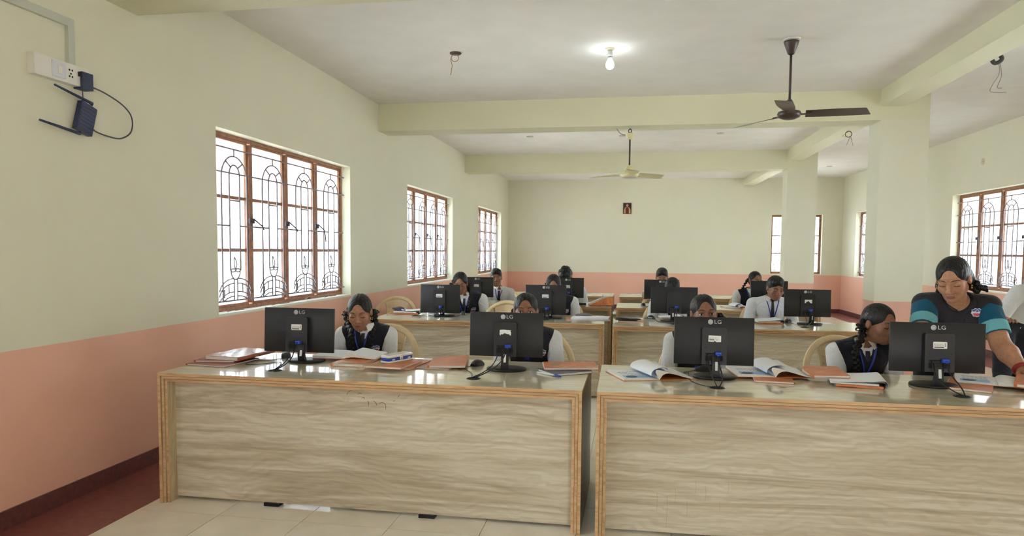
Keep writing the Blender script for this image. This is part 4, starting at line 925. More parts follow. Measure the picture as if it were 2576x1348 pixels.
# ------------------------------------------------------------------ people: smooth implicit bodies meshed by surface nets
class Field:
    def __init__(s, lo, hi, h):
        s.lo = np.array(lo, float); s.h = h; s.n = np.maximum(4, np.ceil((np.array(hi)-s.lo)/h).astype(int)+1)
        s.A = np.full(s.n, 9.0, np.float32)
    def sl(s, lo, hi):
        a = np.clip(np.floor((lo-s.lo)/s.h).astype(int), 0, s.n); b = np.clip(np.ceil((hi-s.lo)/s.h).astype(int)+1, 0, s.n)
        if (b <= a).any(): return None, None
        g = [(s.lo[i]+s.h*np.arange(a[i], b[i])).astype(np.float32) for i in range(3)]
        return tuple(slice(a[i], b[i]) for i in range(3)), (g[0][:, None, None], g[1][None, :, None], g[2][None, None, :])
    def comb(s, sl, d, k, sub):
        a = s.A[sl]
        if sub: a = -a
        if k > 0:
            h = np.clip(.5+.5*(a-d)/k, 0, 1); r = a*(1-h)+d*h-k*h*(1-h)
        else: r = np.minimum(a, d)
        s.A[sl] = -r if sub else r
    def cap(s, p, q, r1, r2=None, k=.012, flat=None, sub=False):
        p = np.array(p, float); q = np.array(q, float); r2 = r1 if r2 is None else r2; m = max(r1, r2)*(1.6 if flat and flat[1] > 1 else 1)+.03+k
        sl, g = s.sl(np.minimum(p, q)-m, np.maximum(p, q)+m)
        if sl is None: return
        X, Y, Z = g[0]-p[0], g[1]-p[1], g[2]-p[2]; v = q-p
        if flat is not None:
            f, sc = np.array(flat[0], float), flat[1]; t = (1/sc-1)*(X*f[0]+Y*f[1]+Z*f[2]); X, Y, Z = X+t*f[0], Y+t*f[1], Z+t*f[2]; v = v+(1/sc-1)*(v@f)*f
        vv = max(v@v, 1e-9); t = np.clip((X*v[0]+Y*v[1]+Z*v[2])/vv, 0, 1)
        d = np.sqrt((X-t*v[0])**2+(Y-t*v[1])**2+(Z-t*v[2])**2)-(r1+(r2-r1)*t)
        s.comb(sl, d.astype(np.float32), k, sub)
    def ell(s, c, r, ax=None, k=.012, sub=False):
        c = np.array(c, float); r = np.array(r, float); m = r.max()+.03+k; sl, g = s.sl(c-m, c+m)
        if sl is None: return
        X, Y, Z = g[0]-c[0], g[1]-c[1], g[2]-c[2]
        if ax is not None: X, Y, Z = [X*a[0]+Y*a[1]+Z*a[2] for a in ax]
        k0 = np.sqrt((X/r[0])**2+(Y/r[1])**2+(Z/r[2])**2); k1 = np.sqrt((X/r[0]**2)**2+(Y/r[1]**2)**2+(Z/r[2]**2)**2)+1e-6
        s.comb(sl, (k0*(k0-1)/k1).astype(np.float32), k, sub)
    def plane(s, p, n):
        """keep only the side the normal points away from"""
        sl, g = s.sl(s.lo-1, s.lo+s.n*s.h+1); d = (g[0]-p[0])*n[0]+(g[1]-p[1])*n[1]+(g[2]-p[2])*n[2]
        s.A = np.maximum(s.A, d.astype(np.float32))
    def front(s, x, z, dy=-1):
        """y of the surface met first when coming from the camera side at (x, z)"""
        i, k = int(round((x-s.lo[0])/s.h)), int(round((z-s.lo[2])/s.h))
        if not (0 <= i < s.n[0] and 0 <= k < s.n[2]): return None
        c = s.A[i, :, k]; w = np.where(c < 0)[0]
        if len(w) == 0: return None
        j = w[0]; t = 0 if j == 0 else c[j-1]/(c[j-1]-c[j])
        return s.lo[1]+s.h*(j-1+t)
    def nets(s):
        A = s.A.copy(); A[0] = A[-1] = 1; A[:, 0] = A[:, -1] = 1; A[:, :, 0] = A[:, :, -1] = 1
        S = A < 0; c = np.zeros(np.array(A.shape)-1, np.uint8); n = A.shape
        for o in np.ndindex(2, 2, 2): c += S[o[0]:n[0]-1+o[0], o[1]:n[1]-1+o[1], o[2]:n[2]-1+o[2]]
        m = (c > 0) & (c < 8); idx = np.argwhere(m); ids = np.full(m.shape, -1, np.int32); ids[m] = np.arange(len(idx))
        pos = np.zeros((len(idx), 3)); cnt = np.zeros(len(idx)); I, J, K = idx.T
        for o in np.ndindex(2, 2, 2):
            for ax in range(3):
                if o[ax]: continue
                p = list(o); p[ax] = 1; a = A[I+o[0], J+o[1], K+o[2]]; b = A[I+p[0], J+p[1], K+p[2]]; q = (a < 0) != (b < 0)
                t = a[q]/(a[q]-b[q]); d = np.tile(np.array(o, float), (q.sum(), 1)); d[:, ax] += t; pos[q] += d; cnt[q] += 1
        V = (idx+pos/cnt[:, None])*s.h+s.lo; Fs = []
        for ax in range(3):
            b, cc = (ax+1) % 3, (ax+2) % 3; lo = [slice(None)]*3; hi = [slice(None)]*3; lo[ax] = slice(0, -1); hi[ax] = slice(1, None)
            ch = S[tuple(lo)] != S[tuple(hi)]; g = np.argwhere(ch); g = g[(g[:, b] > 0) & (g[:, cc] > 0) & (g[:, b] < n[b]-1) & (g[:, cc] < n[cc]-1)]
            e = np.eye(3, dtype=int); gb, gc = g-e[b], g-e[cc]; gbc = g-e[b]-e[cc]
            Q = np.stack([ids[tuple(x.T)] for x in (g, gb, gbc, gc)], 1); ins = S[tuple(g.T)]; Q[~ins] = Q[~ins][:, ::-1]; Fs.append(Q)
        return V, np.concatenate(Fs)
    def obj(s, name, mats, parent, pick=None):
        V, F = s.nets(); mi = None
        if pick is not None: mi = pick(V[F].mean(1))
        return link(name, np_mesh(name, V, F, mats, mi), parent)
nrm = lambda v: np.array(v, float)/(np.linalg.norm(v)+1e-12)
def skin(name, c): return mat(name, c, .5, noise=.06, nscale=60, spec=.35)
SKINS = [skin('brown_skin', (172, 124, 98)), skin('deep_brown_skin', (148, 104, 82)), skin('warm_brown_skin', (180, 132, 102))]
M_LIPS = mat('lips', (152, 98, 84), .5); M_EYEW = mat('eye_white', (214, 208, 204), .3); M_IRIS = mat('dark_iris', (26, 18, 16), .2)
def hair_material():
    t = NT('black_hair'); b = t.b; b.inputs['Base Color'].default_value = (*s2l((20, 18, 20)), 1); b.inputs['Roughness'].default_value = .46; b.inputs['Specular IOR Level'].default_value = .4
    nz = t.n('TexNoise'); nz.inputs['Scale'].default_value = 60; nz.inputs['Detail'].default_value = 3; t.l(t.coord((1, 1, .18)), nz.inputs['Vector'])
    bp = t.n('Bump'); bp.inputs['Strength'].default_value = .9; bp.inputs['Distance'].default_value = .015; t.l(nz.outputs['Fac'], bp.inputs['Height']); t.l(bp.outputs[0], b.inputs['Normal']); return t.m
M_HAIR = hair_material()
def cloth_material(name, c, stripes=None, rough=.85):
    t = NT(name); b = t.b; b.inputs['Roughness'].default_value = rough; b.inputs['Sheen Weight'].default_value = .15; b.inputs['Specular IOR Level'].default_value = .2
    nz = t.n('TexNoise'); nz.inputs['Scale'].default_value = 16; nz.inputs['Detail'].default_value = 3; nz.inputs['Distortion'].default_value = 1.2; t.l(t.coord(), nz.inputs['Vector'])
    if stripes:
        wv = t.n('TexWave', bands_direction='X'); wv.inputs['Scale'].default_value = 55; wv.inputs['Distortion'].default_value = .6; t.l(t.coord(), wv.inputs['Vector'])
        t.l(t.ramp(wv.outputs['Fac'], [(.35, c), (.8, stripes)]), b.inputs['Base Color'])
    else: b.inputs['Base Color'].default_value = (*s2l(c), 1)
    bp = t.n('Bump'); bp.inputs['Strength'].default_value = .35; bp.inputs['Distance'].default_value = .03; t.l(nz.outputs['Fac'], bp.inputs['Height']); t.l(bp.outputs[0], b.inputs['Normal']); return t.m
M_SHIRT = cloth_material('white_shirt', (226, 226, 226), (213, 215, 221)); M_VEST = cloth_material('black_vest', (34, 34, 42)); M_TVEST = cloth_material('charcoal_vest', (52, 50, 54), (44, 42, 47))
M_TROU = cloth_material('dark_trousers', (34, 36, 46)); M_COLLAR = cloth_material('white_collar', (230, 230, 228)); M_TIE = mat('dark_tie', (28, 30, 46), .6)
M_LANY = mat('blue_lanyard', (44, 66, 168), .5); M_RIB = mat('black_ribbon', (18, 18, 22), .6)
M_TEAL = cloth_material('dark_teal_sleeve', (22, 84, 112)); M_AQUA = cloth_material('pale_teal_band', (112, 180, 192)); M_GOLD = mat('gold', (214, 176, 98), .25, 1)
M_BADGE = [mat('badge_white', (226, 224, 228), .6), mat('badge_blue', (58, 92, 178), .6), mat('badge_red', (190, 62, 82), .6)]
def badge_mesh():
    m = MB(); M = _F
    out = [(0, -.030), (-.010, -.026), (-.020, -.027), (-.026, -.014), (-.033, -.008), (-.029, .004), (-.031, .014), (-.020, .016), (-.012, .024), (0, .020), (.012, .024), (.020, .016), (.031, .014), (.029, .004), (.033, -.008), (.026, -.014), (.020, -.027), (.010, -.026)]
    m.prism(out[::-1], 0, .0012, 0, M=M)
    inn = [(x*.86, z*.86) for x, z in out]
    m.prism([(x, z) for x, z in inn if z > -.006][::-1], .0012, .0016, 1, M=M)
    m.prism([(.026, -.008), (.022, -.011), (.017, -.023), (.009, -.022), (0, -.0255), (-.009, -.022), (-.017, -.023), (-.022, -.011), (-.026, -.008)][::-1], .0012, .0016, 2, M=M)
    m.tube([(.010*math.cos(a), -.0018, .004+.009*math.sin(a)) for a in [2*PI*i/14 for i in range(14)]], .0012, 4, 0, closed=True)
    m.lathe([(0, .0022), (.004, .0022), (.0045, .0012)], (0, .004, 0), 8, 2, M=M)
    return m.mesh('badge', M_BADGE)
BADGE = badge_mesh()
def ik(S, W, l1, l2, pole):
    S, W = np.array(S, float), np.array(W, float); d = W-S; L = np.linalg.norm(d); L = min(L, (l1+l2)*.995); u = nrm(d); a = (l1*l1-l2*l2+L*L)/(2*L); h = math.sqrt(max(l1*l1-a*a, 1e-6))
    p = np.array(pole, float); p = nrm(p-(p@u)*u); return S+u*a+p*h, S+u*L
def person(label, base, N, Hc, hs=1.0, yaw=0, pitch=10, roll=0, theta=0, sh=.17, girl=True, sk=0, h=.006, hands=None, eyes='down', standing=False, pelvis=None, limb=1.0, plaits='two', teacher=False, tie=True, badge=True, lanyard=True, knees=None, feet=None, style='flat'):
    """N: base of the neck, Hc: centre of the head, both in world space; hands: [image-left wrist, image-right wrist]"""
    O = np.array([base[0], base[1], 0.0]); t = thing('person', label, 'person', tuple(O))
    N = np.array(N, float)-O; Hc = np.array(Hc, float)-O
    th = math.radians(theta); f = np.array([math.sin(th), -math.cos(th), 0]); r = np.array([math.cos(th), math.sin(th), 0]); up = np.array([0, 0, 1.])
    P = (np.array(pelvis, float)-O) if pelvis is not None else np.array([N[0], N[1], 0])-f*.05+up*(.445+.125*sh/.175)
    w = sh/.175*(1.14 if teacher else 1); ax = nrm(N-P)
    def rotax(v, d): return v
    fl = (nrm(f-(f@ax)*ax), .74)
    SL, SR = N-r*sh-ax*.055, N+r*sh-ax*.055
    hands = hands or [None, None]; l1, l2 = sh*1.42*(1.14 if teacher else 1), sh*1.30*(1.16 if teacher else 1)
    Ws, Es = [], []
    for i, S in enumerate((SL, SR)):
        W = hands[i]; sg = -1 if i == 0 else 1
        W = np.array(W, float)-O if W is not None else S+f*.22-r*sg*.055-up*(S[2]-.635)
        E, W = ik(S, W, l1, l2, (-up+f*.3+r*sg*.15) if teacher else r*sg*(.9 if W[2] > .74 and not standing else (.5 if standing else .22))-up*(.12 if W[2] > .74 and not standing else 1.0)-f*.1); Es.append(E); Ws.append(W)
    psi, phi = math.radians(yaw), math.radians(pitch)
    hf = np.array([math.sin(psi)*math.cos(phi), -math.cos(psi)*math.cos(phi), -math.sin(phi)]); hr = np.array([math.cos(psi), math.sin(psi), 0]); hu = np.cross(hr, -hf)
    c_, s_ = math.cos(math.radians(roll)), math.sin(math.radians(roll)); hr, hu = hr*c_+hu*s_, hu*c_-hr*s_
    hp = lambda x, y, z: Hc+hs*(x*hr-y*hf+z*hu); HA = (hr, -hf, hu); hd = lambda *v: [hs*a for a in v]
    hips = [P-r*.075*w-up*.02, P+r*.075*w-up*.02]
    if standing:
        kn = [p*1.0-up*.0+np.array([0, 0, 0]) for p in hips]; kn = [np.array([p[0], p[1]-.02, .47]) for p in hips]; an = [np.array([p[0], p[1]+.02, .07]) for p in hips]
    else:
        kn = [p+f*.36-up*.03+r*s*.02 for p, s in zip(hips, (-1, 1))]; an = [np.array([k[0], k[1], .07])-f*.02 for k in kn]
    allp = np.array([P, N, Hc, SL, SR]+Es+Ws+kn+an); lo, hi = allp.min(0)-.19, allp.max(0)+.19; lo[2] = 0.0
    # ---- body: one continuous surface
    B = Field(lo, hi, h)
    def torso(Fd, e, k=.03, neck=True):
        mid = P*.55+N*.45; ch = P*.28+N*.72
        Fd.cap(P, mid, .118*w+e, .108*w+e, k, fl); Fd.cap(mid, ch, .108*w+e, .128*w+e, k, fl); Fd.cap(ch, N*.86+P*.14, .125*w+e, .075*w+e, k, fl)
        Fd.cap(SL+r*.03, SR-r*.03, .046*w+e, None, k); Fd.cap(ch-r*.07*w, ch+r*.07*w, .088*w+e, None, k, fl)
        if girl and not teacher: Fd.cap(ch-r*.045*w+f*.035*w, ch+r*.045*w+f*.035*w, .058*w+e, None, k)
        if teacher:
            for s in (-1, 1): Fd.ell(ch+r*s*.07+f*.07-ax*.03, [.075+e]*3, None, k)
            Fd.cap(P+f*.02, mid+f*.03, .15+e, .13+e, k, fl)
        Fd.cap(N-ax*.01, SL*.75+N*.25, .036*w+e, .034*w+e, k); Fd.cap(N-ax*.01, SR*.75+N*.25, .036*w+e, .034*w+e, k)
    ra = [.040*w*limb, .034*w*limb, .036*w*limb, .024*w*(limb*.5+.5)]
    torso(B, 0)
    for S, E, W in zip((SL, SR), Es, Ws):
        B.cap(S, E, ra[0]*1.08, ra[1], .015); B.cap(E, E+(W-E)*.35, ra[1], ra[2], .012); B.cap(E+(W-E)*.35, W, ra[2], ra[3], .012)
    for i, (E, W) in enumerate(zip(Es, Ws)):   # hand: palm, four fingers, thumb off its side
        sg = -1 if i == 0 else 1; u = nrm((W-E)*np.array([1, 1, .15])+f*.12*np.linalg.norm(W-E)); u = nrm(u*np.array([1, 1, .3])); s = nrm(np.cross(u, up)); z = np.cross(s, u); q = hs*.95*(1.12 if teacher else 1); R = max(.0078*q, h*1.25)
        for o in (-.022, -.007, .008, .022): B.cap(W+s*o*.6*q, W+u*.075*q+s*o*q+z*.004, .0145*q, .0115*q, .008)
        for o, L in ((-.029, .052), (-.0095, .066), (.0100, .070), (.0290, .060)):
            a = W+u*.078*q+s*o*q+z*.004; b = a+u*L*.52*q+s*o*.15*q+z*.004; c = b+u*L*.42*q-z*.016*q
            B.cap(a, b, R, R*.95, .004); B.cap(b, c, R*.95, R*.8, .003)
        ts = -sg*(1 if np.dot(s, r) > 0 else -1); a = W+u*.018*q+s*ts*.020*q; b = W+u*.050*q+s*ts*.048*q-z*.004; B.cap(a, b, R*1.3, R*1.1, .006); B.cap(b, b+u*.030*q+s*ts*.004*q-z*.006, R*1.1, R*.85, .003)
    for hp_, k_, a_ in zip(hips, kn, an):
        B.cap(hp_, k_, .072*w, .052*w, .02); B.cap(k_, a_, .05*w, .034*w, .015); B.cap(a_-up*.02, a_-up*.03+f*.13, .034, .028, .012)
    # neck and head
    B.cap(N-ax*.03, hp(0, .022, -.055), .050*w*limb**.5, .047*hs, .018)
    B.ell(hp(0, .018, .026), hd(.072, .092, .080), HA, .02); B.ell(hp(0, -.022, -.030), hd(.058, .068, .080), HA, .03); B.ell(hp(0, -.055, -.088), hd(.026, .026, .022), HA, .03)
    B.cap(hp(-.046, .01, -.055), hp(-.020, -.045, -.082), .020*hs, .018*hs, .02); B.cap(hp(.046, .01, -.055), hp(.020, -.045, -.082), .020*hs, .018*hs, .02)
    for s in (-1, 1):
        B.ell(hp(s*.038, -.062, -.026), hd(.022, .018, .022), HA, .025); B.cap(hp(s*.014, -.086, .026), hp(s*.044, -.074, .026), .009*hs, .007*hs, .014)
        B.ell(hp(s*.031, -.095, .006), hd(.019, .013, .011), HA, .008, True)
        if eyes == 'down': B.ell(hp(s*.031, -.0765, .006), hd(.0165, .0125, .0115), HA, .004)
        else: B.ell(hp(s*.031, -.0755, .0125), hd(.0165, .0125, .006), HA, .004); B.ell(hp(s*.031, -.0755, -.003), hd(.0165, .0115, .005), HA, .004)
        B.ell(hp(s*.074, .014, -.008), hd(.010, .017, .029), HA, .008); B.ell(hp(s*.083, .008, -.004), hd(.006, .008, .014), HA, .004, True)
        B.ell(hp(s*.0125, -.094, -.034), hd(.010, .011, .0085), HA, .006)
    B.cap(hp(0, -.084, .016), hp(0, -.103, -.026), .0085*hs, .0115*hs, .012); B.ell(hp(0, -.107, -.030), hd(.0105, .0095, .009), HA, .006)
    B.ell(hp(0, -.089, -.0570), hd(.022, .0078, .0055), HA, .006); B.ell(hp(0, -.0865, -.0675), hd(.019, .0080, .0062), HA, .006); B.cap(hp(-.02, -.099, -.0622), hp(.02, -.099, -.0622), .0022*hs, None, .004, None, True)
    lc = hp(0, -.092, -.062)
    def lips(C):
        d = (C-lc)/hs; x, y, z = d@hr, -(d@hf), d@hu; return ((x/.0225)**2+(z/.0100)**2+(np.maximum(0, y)/.012)**2 < 1).astype(int)
    bo = B.obj('body', [SKINS[sk], M_LIPS], t, lips)
    # ---- eyes, brows, lashes
    for s in (-1, 1):
        if eyes != 'down':
            m = MB(); M = Matrix([[*(hr*hs), 0], [*(-hf*hs), 0], [*(hu*hs), 0], [0, 0, 0, 1]]).transposed(); M.translation = Vector(hp(s*.031, -.0755, .005))
            m.lathe([(.0001, -.0125)]+[(.0125*math.cos(a), .0125*math.sin(a)) for a in [math.radians(-80+20*i) for i in range(9)]]+[(.0001, .0125)], seg=14, M=M)
            gx = .0025*(1 if eyes == 'right' else -1 if eyes == 'left' else 0)
            eb = m.build('eye', M_EYEW, t); m = MB(); m.lathe([(0, .0003), (.0052, 0), (.0058, -.0012)], seg=14, M=M @ Matrix.Translation((gx, -.0122, -.001 if eyes == 'open' else -.003)) @ Matrix.Rotation(PI/2, 4, 'X')); m.build('iris', M_IRIS, eb)
        m = MB(); m.tube([tuple(hp(s*(.031+.0165*u), -.0885+.010*u*u, (.0005 if eyes == 'down' else .0095)+(-.004 if eyes == 'down' else .0)*(1-u*u)-.003*u*u)) for u in [-1+i*.25 for i in range(9)]], .0014*hs, 5); m.build('eyelashes', M_HAIR, t)
        m = MB(); m.tube([tuple(hp(s*(.014+.038*u), -.0945+.020*u*u, .0245+.008*math.sin(PI*(.15+.75*u)))) for u in [i/7 for i in range(8)]], [hs*v for v in (.0022, .0032, .0034, .0033, .003, .0025, .002, .0012)], 6, flat=.6); m.build('eyebrow', M_HAIR, t)
    # ---- hair
    hh = .0038 if h < .006 else .005; Hf = Field(Hc-.17*hs, Hc+.17*hs, hh)
    if girl:
        Hf.ell(hp(0, .022, .029), hd(.0785, .0985, .0865), HA, .0); Hf.ell(hp(0, .055, -.02), hd(.070, .064, .072), HA, .03)
        Hf.ell(hp(0, -.105, -.040), hd(.0695, .090, .109), HA, .006, True)
        Hf.ell(hp(0, -.094, .046), hd(.040, .046, .050), HA, .014, True); Hf.cap(hp(0, -.02, -.15), hp(0, .02, -.08), .045*hs, None, .01, None, True)
        for s in (-1, 1): Hf.ell(hp(s*.088, .006, -.014), hd(.020, .022, .034), HA, .008, True)
        if not teacher:
            for i in range(9):
                a = math.radians(34+i*10); p = hp(0, .022-.100*math.cos(a), .029+.088*math.sin(a)); a2 = math.radians(34+(i+1)*10); q = hp(0, .022-.100*math.cos(a2), .029+.088*math.sin(a2)); Hf.cap(p, q, .0056*hs, None, .002, None, True)
        else:
            for s in (-1, 1):
                Hf.cap(hp(s*.055, .055, .0), hp(s*.072, .065, -.07), .03, .034, .02)
            for p in ((.095, .045, -.05), (.108, .05, -.075), (.09, .05, -.095), (.125, .06, -.085), (.14, .07, -.10), (-.080, .055, -.075), (-.085, .06, -.1)): Hf.ell(hp(*p), hd(.018, .018, .017), None, .006)
    else:
        Hf.ell(hp(0, .022, .034), hd(.0775, .097, .086), HA, .0); Hf.ell(hp(0, -.012, .080), hd(.064, .076, .040), HA, .025); Hf.ell(hp(0, .06, -.005), hd(.068, .055, .06), HA, .03)
        if style == 'curly':
            rn = random.Random(4)
            for _ in range(60):
                a, b = rn.uniform(0, 2*PI), rn.uniform(.1, 1.35); Hf.ell(hp(.078*math.cos(a)*math.cos(b), .02+.092*math.sin(a)*math.cos(b), .045+.088*math.sin(b)), hd(.013, .013, .013), None, .006)
        Hf.ell(hp(0, -.110, -.042), hd(.067, .080, .108), HA, .004, True)
        for s in (-1, 1): Hf.ell(hp(s*.088, .004, -.022), hd(.024, .024, .040), HA, .008, True)
        Hf.cap(hp(0, -.02, -.14), hp(0, .05, -.09), .055*hs, None, .01, None, True)
        if style == 'quiff': Hf.cap(hp(-.045, -.06, .105), hp(.045, -.055, .104), .017*hs, None, .025)
    ho = Hf.obj('hair', M_HAIR, t)
    # ---- shirt
    hc = max(h, .006); lo2, hi2 = np.array([P, SL, SR, N]+Es).min(0)-.17, np.array([P, SL, SR, N]+Es).max(0)+.17
    Sf = Field(lo2, hi2, hc); torso(Sf, .010)
    frac = .80 if not teacher else .72
    for S, E in zip((SL, SR), Es):
        e = S+(E-S)*frac; Sf.cap(S, e, ra[0]*(1.25 if not teacher else 1.05)+.010, ra[1]*(1.35 if not teacher else 1.15)+.010, .02)
        d = nrm(E-S); m_ = (Sf.lo, Sf)
    for S, E in zip((SL, SR), Es):   # clean sleeve hems
        d = nrm(E-S); e = S+(E-S)*frac; q = e+d*.075; Sf.cap(e+d*.047, q+d*.06, .088*limb**.5, None, 0, (d, .45), True)
    Sf.cap(N+f*.02, N+ax*.12+f*.03, .050*w*limb**.5+.004, .07, .004, None, True); Sf.plane(P-ax*.0, -ax)
    if teacher:
        Sf.cap(N+f*.17-ax*.22*w, N+f*.08+ax*.06, .03, .12, .006, None, True)
        so = Sf.obj('blouse', M_TEAL, t)
        for S, E in zip((SL, SR), Es):   # pale woven border of each sleeve
            d = nrm(E-S); L_ = np.linalg.norm(E-S); Gf = Field(E-.2, E+.2, .005); Gf.cap(S, S+d*L_*.72, ra[0]*1.05+.0125, ra[1]*1.15+.0125, 0); Gf.plane(S+d*L_*.47, -d); Gf.plane(S+d*(L_*.72+.006), d); Gf.obj('sleeve_band', M_AQUA, so)
    else: so = Sf.obj('shirt', M_SHIRT, t)
    # collar
    if not teacher:
        for s in (-1, 1):
            m = MB(); rows = []; R0 = .050*w*limb**.5+.006
            for i in range(9):
                a = math.radians(8+i*20); ca, sa = math.cos(a), math.sin(a); dirv = f*ca+r*s*sa
                top = N+dirv*R0*1.0+ax*(.042-.016*(1-i/8)); R1 = R0+.034; drop = .018+.034*max(0, 1-i/3.0); bot = N+dirv*(R1+.010*max(0, 1-i/2))+ax*(-drop+.026)+r*s*.020*max(0, 1-i/2)
                y = Sf.front(bot[0], bot[2]); 
                if y is not None and i < 5: bot[1] = min(bot[1], y-.006)
                rows.append([tuple(top), tuple((top+bot)/2+dirv*.006), tuple(bot)])
            m.grid(rows); m.grid([[tuple(np.array(p)-np.array([0, 0, .0015])+0*f) for p in rw][::-1] for rw in rows]); m.build('collar', M_COLLAR, so)
    # ---- vest
    vest = Sf
    if girl:
        Vf = Field(lo2, hi2, hc); torso(Vf, .020)
        for s, S in ((-1, SL), (1, SR)):
            Vf.cap(S+r*s*(.030 if not teacher else .075)-ax*(.03 if not teacher else .045), S+r*s*.20-ax*(.02 if not teacher else .06), .085*w if not teacher else .07, .12 if not teacher else .10, .012, None, True)
        Vf.cap(N+f*.03, N+ax*.12+f*.03, .050*w*limb**.5+.012, .08, .006, None, True)
        Vf.cap(N+f*.17-ax*(.19 if not teacher else .15)*w, N+f*.10+ax*.03, .006, .068*w, .006, None, True)
        if teacher: Vf.cap(SL-r*.012+ax*.012, SR+r*.012+ax*.012, .066, .066, .02)
        if teacher: Vf.cap(N+f*.17-ax*.15*w, N+f*.10+ax*.03, .006, .06*w, .006, None, True); Vf.cap(N+f*.03, N+ax*.12+f*.03, .064, .08, .006, None, True)
        Vf.plane(P-ax*.04, -ax); vo = Vf.obj('vest', M_TVEST if teacher else M_VEST, t); vest = Vf
        if badge:
            b = N+r*(.100*w if not teacher else .075)-ax*(.15*w if not teacher else .095); y = Vf.front(b[0], b[2])
            if y is not None:
                yl, yr, yu, yd = [(Vf.front(b[0]+dx, b[2]+dz) or y) for dx, dz in ((-.03, 0), (.03, 0), (0, .03), (0, -.03))]
                n_ = Vector(((yr-yl)/.06, -1, (yu-yd)/.06)).normalized(); o = link('badge', BADGE, vo); o.rotation_euler = Vector((0, -1, 0)).rotation_difference(n_).to_euler(); o.location = Vector((b[0], y, b[2]))+n_*.005
        if teacher:
            for s in (-1, 1):
                m = MB(); q = []
                for (a, b) in ((.060, .035), (.085, .0), (.075, -.045), (.012, -.115), (.020, -.05), (.045, .0)):
                    p = N+r*s*a*w+ax*b; y = Vf.front(p[0], p[2]); p[1] = (y if y is not None else p[1])-.006; q.append(tuple(p))
                m.add(q, [(0, 1, 2, 5), (2, 3, 4, 5)] if s > 0 else [(5, 2, 1, 0), (5, 4, 3, 2)], 0, True); m.add([(p[0], p[1]+.004, p[2]) for p in q], [(5, 2, 1, 0), (5, 4, 3, 2)] if s > 0 else [(0, 1, 2, 5), (2, 3, 4, 5)]); m.build('lapel', M_TVEST, vo)
            m = MB(); p = N-ax*.165; y = Vf.front(p[0], p[2]); m.lathe([(0, .003), (.005, .002), (.006, 0)], seg=10, M=Matrix.Translation((p[0], (y or p[1])-.002, p[2])) @ Matrix.Rotation(PI/2, 4, 'X')); m.build('button', M_BLACK, vo)
    if tie and not teacher:
        m = MB(); rows = []
        kn_ = N+f*(.050*w+.012)-ax*.012
        for i in range(8):
            s = i/7; p = kn_-ax*(.20*s*w) + f*.0; y = Sf.front(p[0], p[2]); yy = (y if y is not None else p[1])-.006; ww = (.012+.010*s) if i else .010
            rows.append([(p[0]-ww, yy+.001, p[2]), (p[0], yy-.003, p[2]), (p[0]+ww, yy+.001, p[2])])
        m.grid(rows[::-1]); m.build('tie', M_TIE, so)
        m = MB(); m.rbox((-.014, -.010, -.013), (.014, .006, .013), .005, M=Matrix.Translation((kn_[0], rows[0][1][1]+.002, kn_[2]))); m.build('tie_knot', M_TIE, so)
    if lanyard:
        ends = []; m = MB()
        for s in (-1, 1):
            pts = []
            for i in range(10):
                q = i/9; p = N+r*s*(.058*w*(1-q)+.006)-ax*(-.015+.22*q*w); y = vest.front(p[0], p[2]); y0 = Sf.front(p[0], p[2]); yy = min([v for v in (y, y0) if v is not None] or [p[1]-.06]); pts.append((p[0], yy-.004, p[2]))
            m.tube(pts, .006, 6, flat=.35); ends.append(pts[-1])
        lo_ = m.build('lanyard', M_LANY, t); m = MB(); e = ends[0]; x = (ends[0][0]+ends[1][0])/2
        m.box((x-.026, e[1]-.005, e[2]-.085), (x+.026, e[1]-.001, e[2]-.012)); m.build('id_card', mat('id_card_blue', (50, 74, 168), .3), lo_)
        m = MB(); m.box((x-.020, e[1]-.0056, e[2]-.078), (x+.020, e[1]-.005, e[2]-.045)); m.build('card_photo', M_WHITE, lo_)
    # ---- trousers or skirt
    Tf = Field(np.array([P]+kn+an).min(0)-.2*w, np.array([P]+kn+an).max(0)+.2*w, max(h*1.3, .009))
    Tf.cap(P+ax*(.03 if not standing else -.02), P+ax*.05, .128*w+(.02 if teacher else 0), .125*w+(.02 if teacher else 0), .02, fl)
    for hp_, k_, a_ in zip(hips, kn, an): Tf.cap(hp_, k_, .084*w, .066*w, .03); Tf.cap(k_, a_+up*.03, .064*w, .052*w, .02)
    if girl and not standing: Tf.cap(hips[0]*.5+hips[1]*.5, kn[0]*.5+kn[1]*.5, .085*w, .075*w, .04)
    Tf.obj('skirt' if girl else 'trousers', M_TROU, t)
    m = MB()
    for a_ in an:
        M = Matrix.Translation(tuple(a_-up*.07+f*.05)) @ Matrix.Rotation(th, 4, 'Z'); m = MB(); m.rbox((-.042, -.10, 0), (.042, .095, .062), .03, M=M); m.build('shoe', M_BLACK, t)
    # ---- plaits, ribbons, earrings
    def plait(pts, r0, r1, nm='plait'):
        pts = spline([tuple(p) for p in pts], 8); Q = [np.array(p) for p in pts]; A = np.array(Q); Pf = Field(A.min(0)-.05, A.max(0)+.05, hh); L = [0]
        for a, b in zip(Q, Q[1:]): L.append(L[-1]+np.linalg.norm(b-a))
        n = max(5, int(L[-1]/.017))
        for i in range(n):
            d = L[-1]*(i+.5)/n; j = min(len(L)-2, int(np.searchsorted(L, d))-1); j = max(j, 0); u = (d-L[j])/max(1e-6, L[j+1]-L[j]); p = Q[j]*(1-u)+Q[j+1]*u; tn = nrm(Q[j+1]-Q[j]); sd = nrm(np.cross(tn, [0, 1, 0.01])); rr = r0+(r1-r0)*i/n; sg = 1 if i % 2 else -1
            Pf.cap(p+sd*sg*rr*.55-tn*.006, p-sd*sg*rr*.25+tn*.012, rr*.85, rr*.6, .004)
        return Pf.obj(nm, M_HAIR, t)
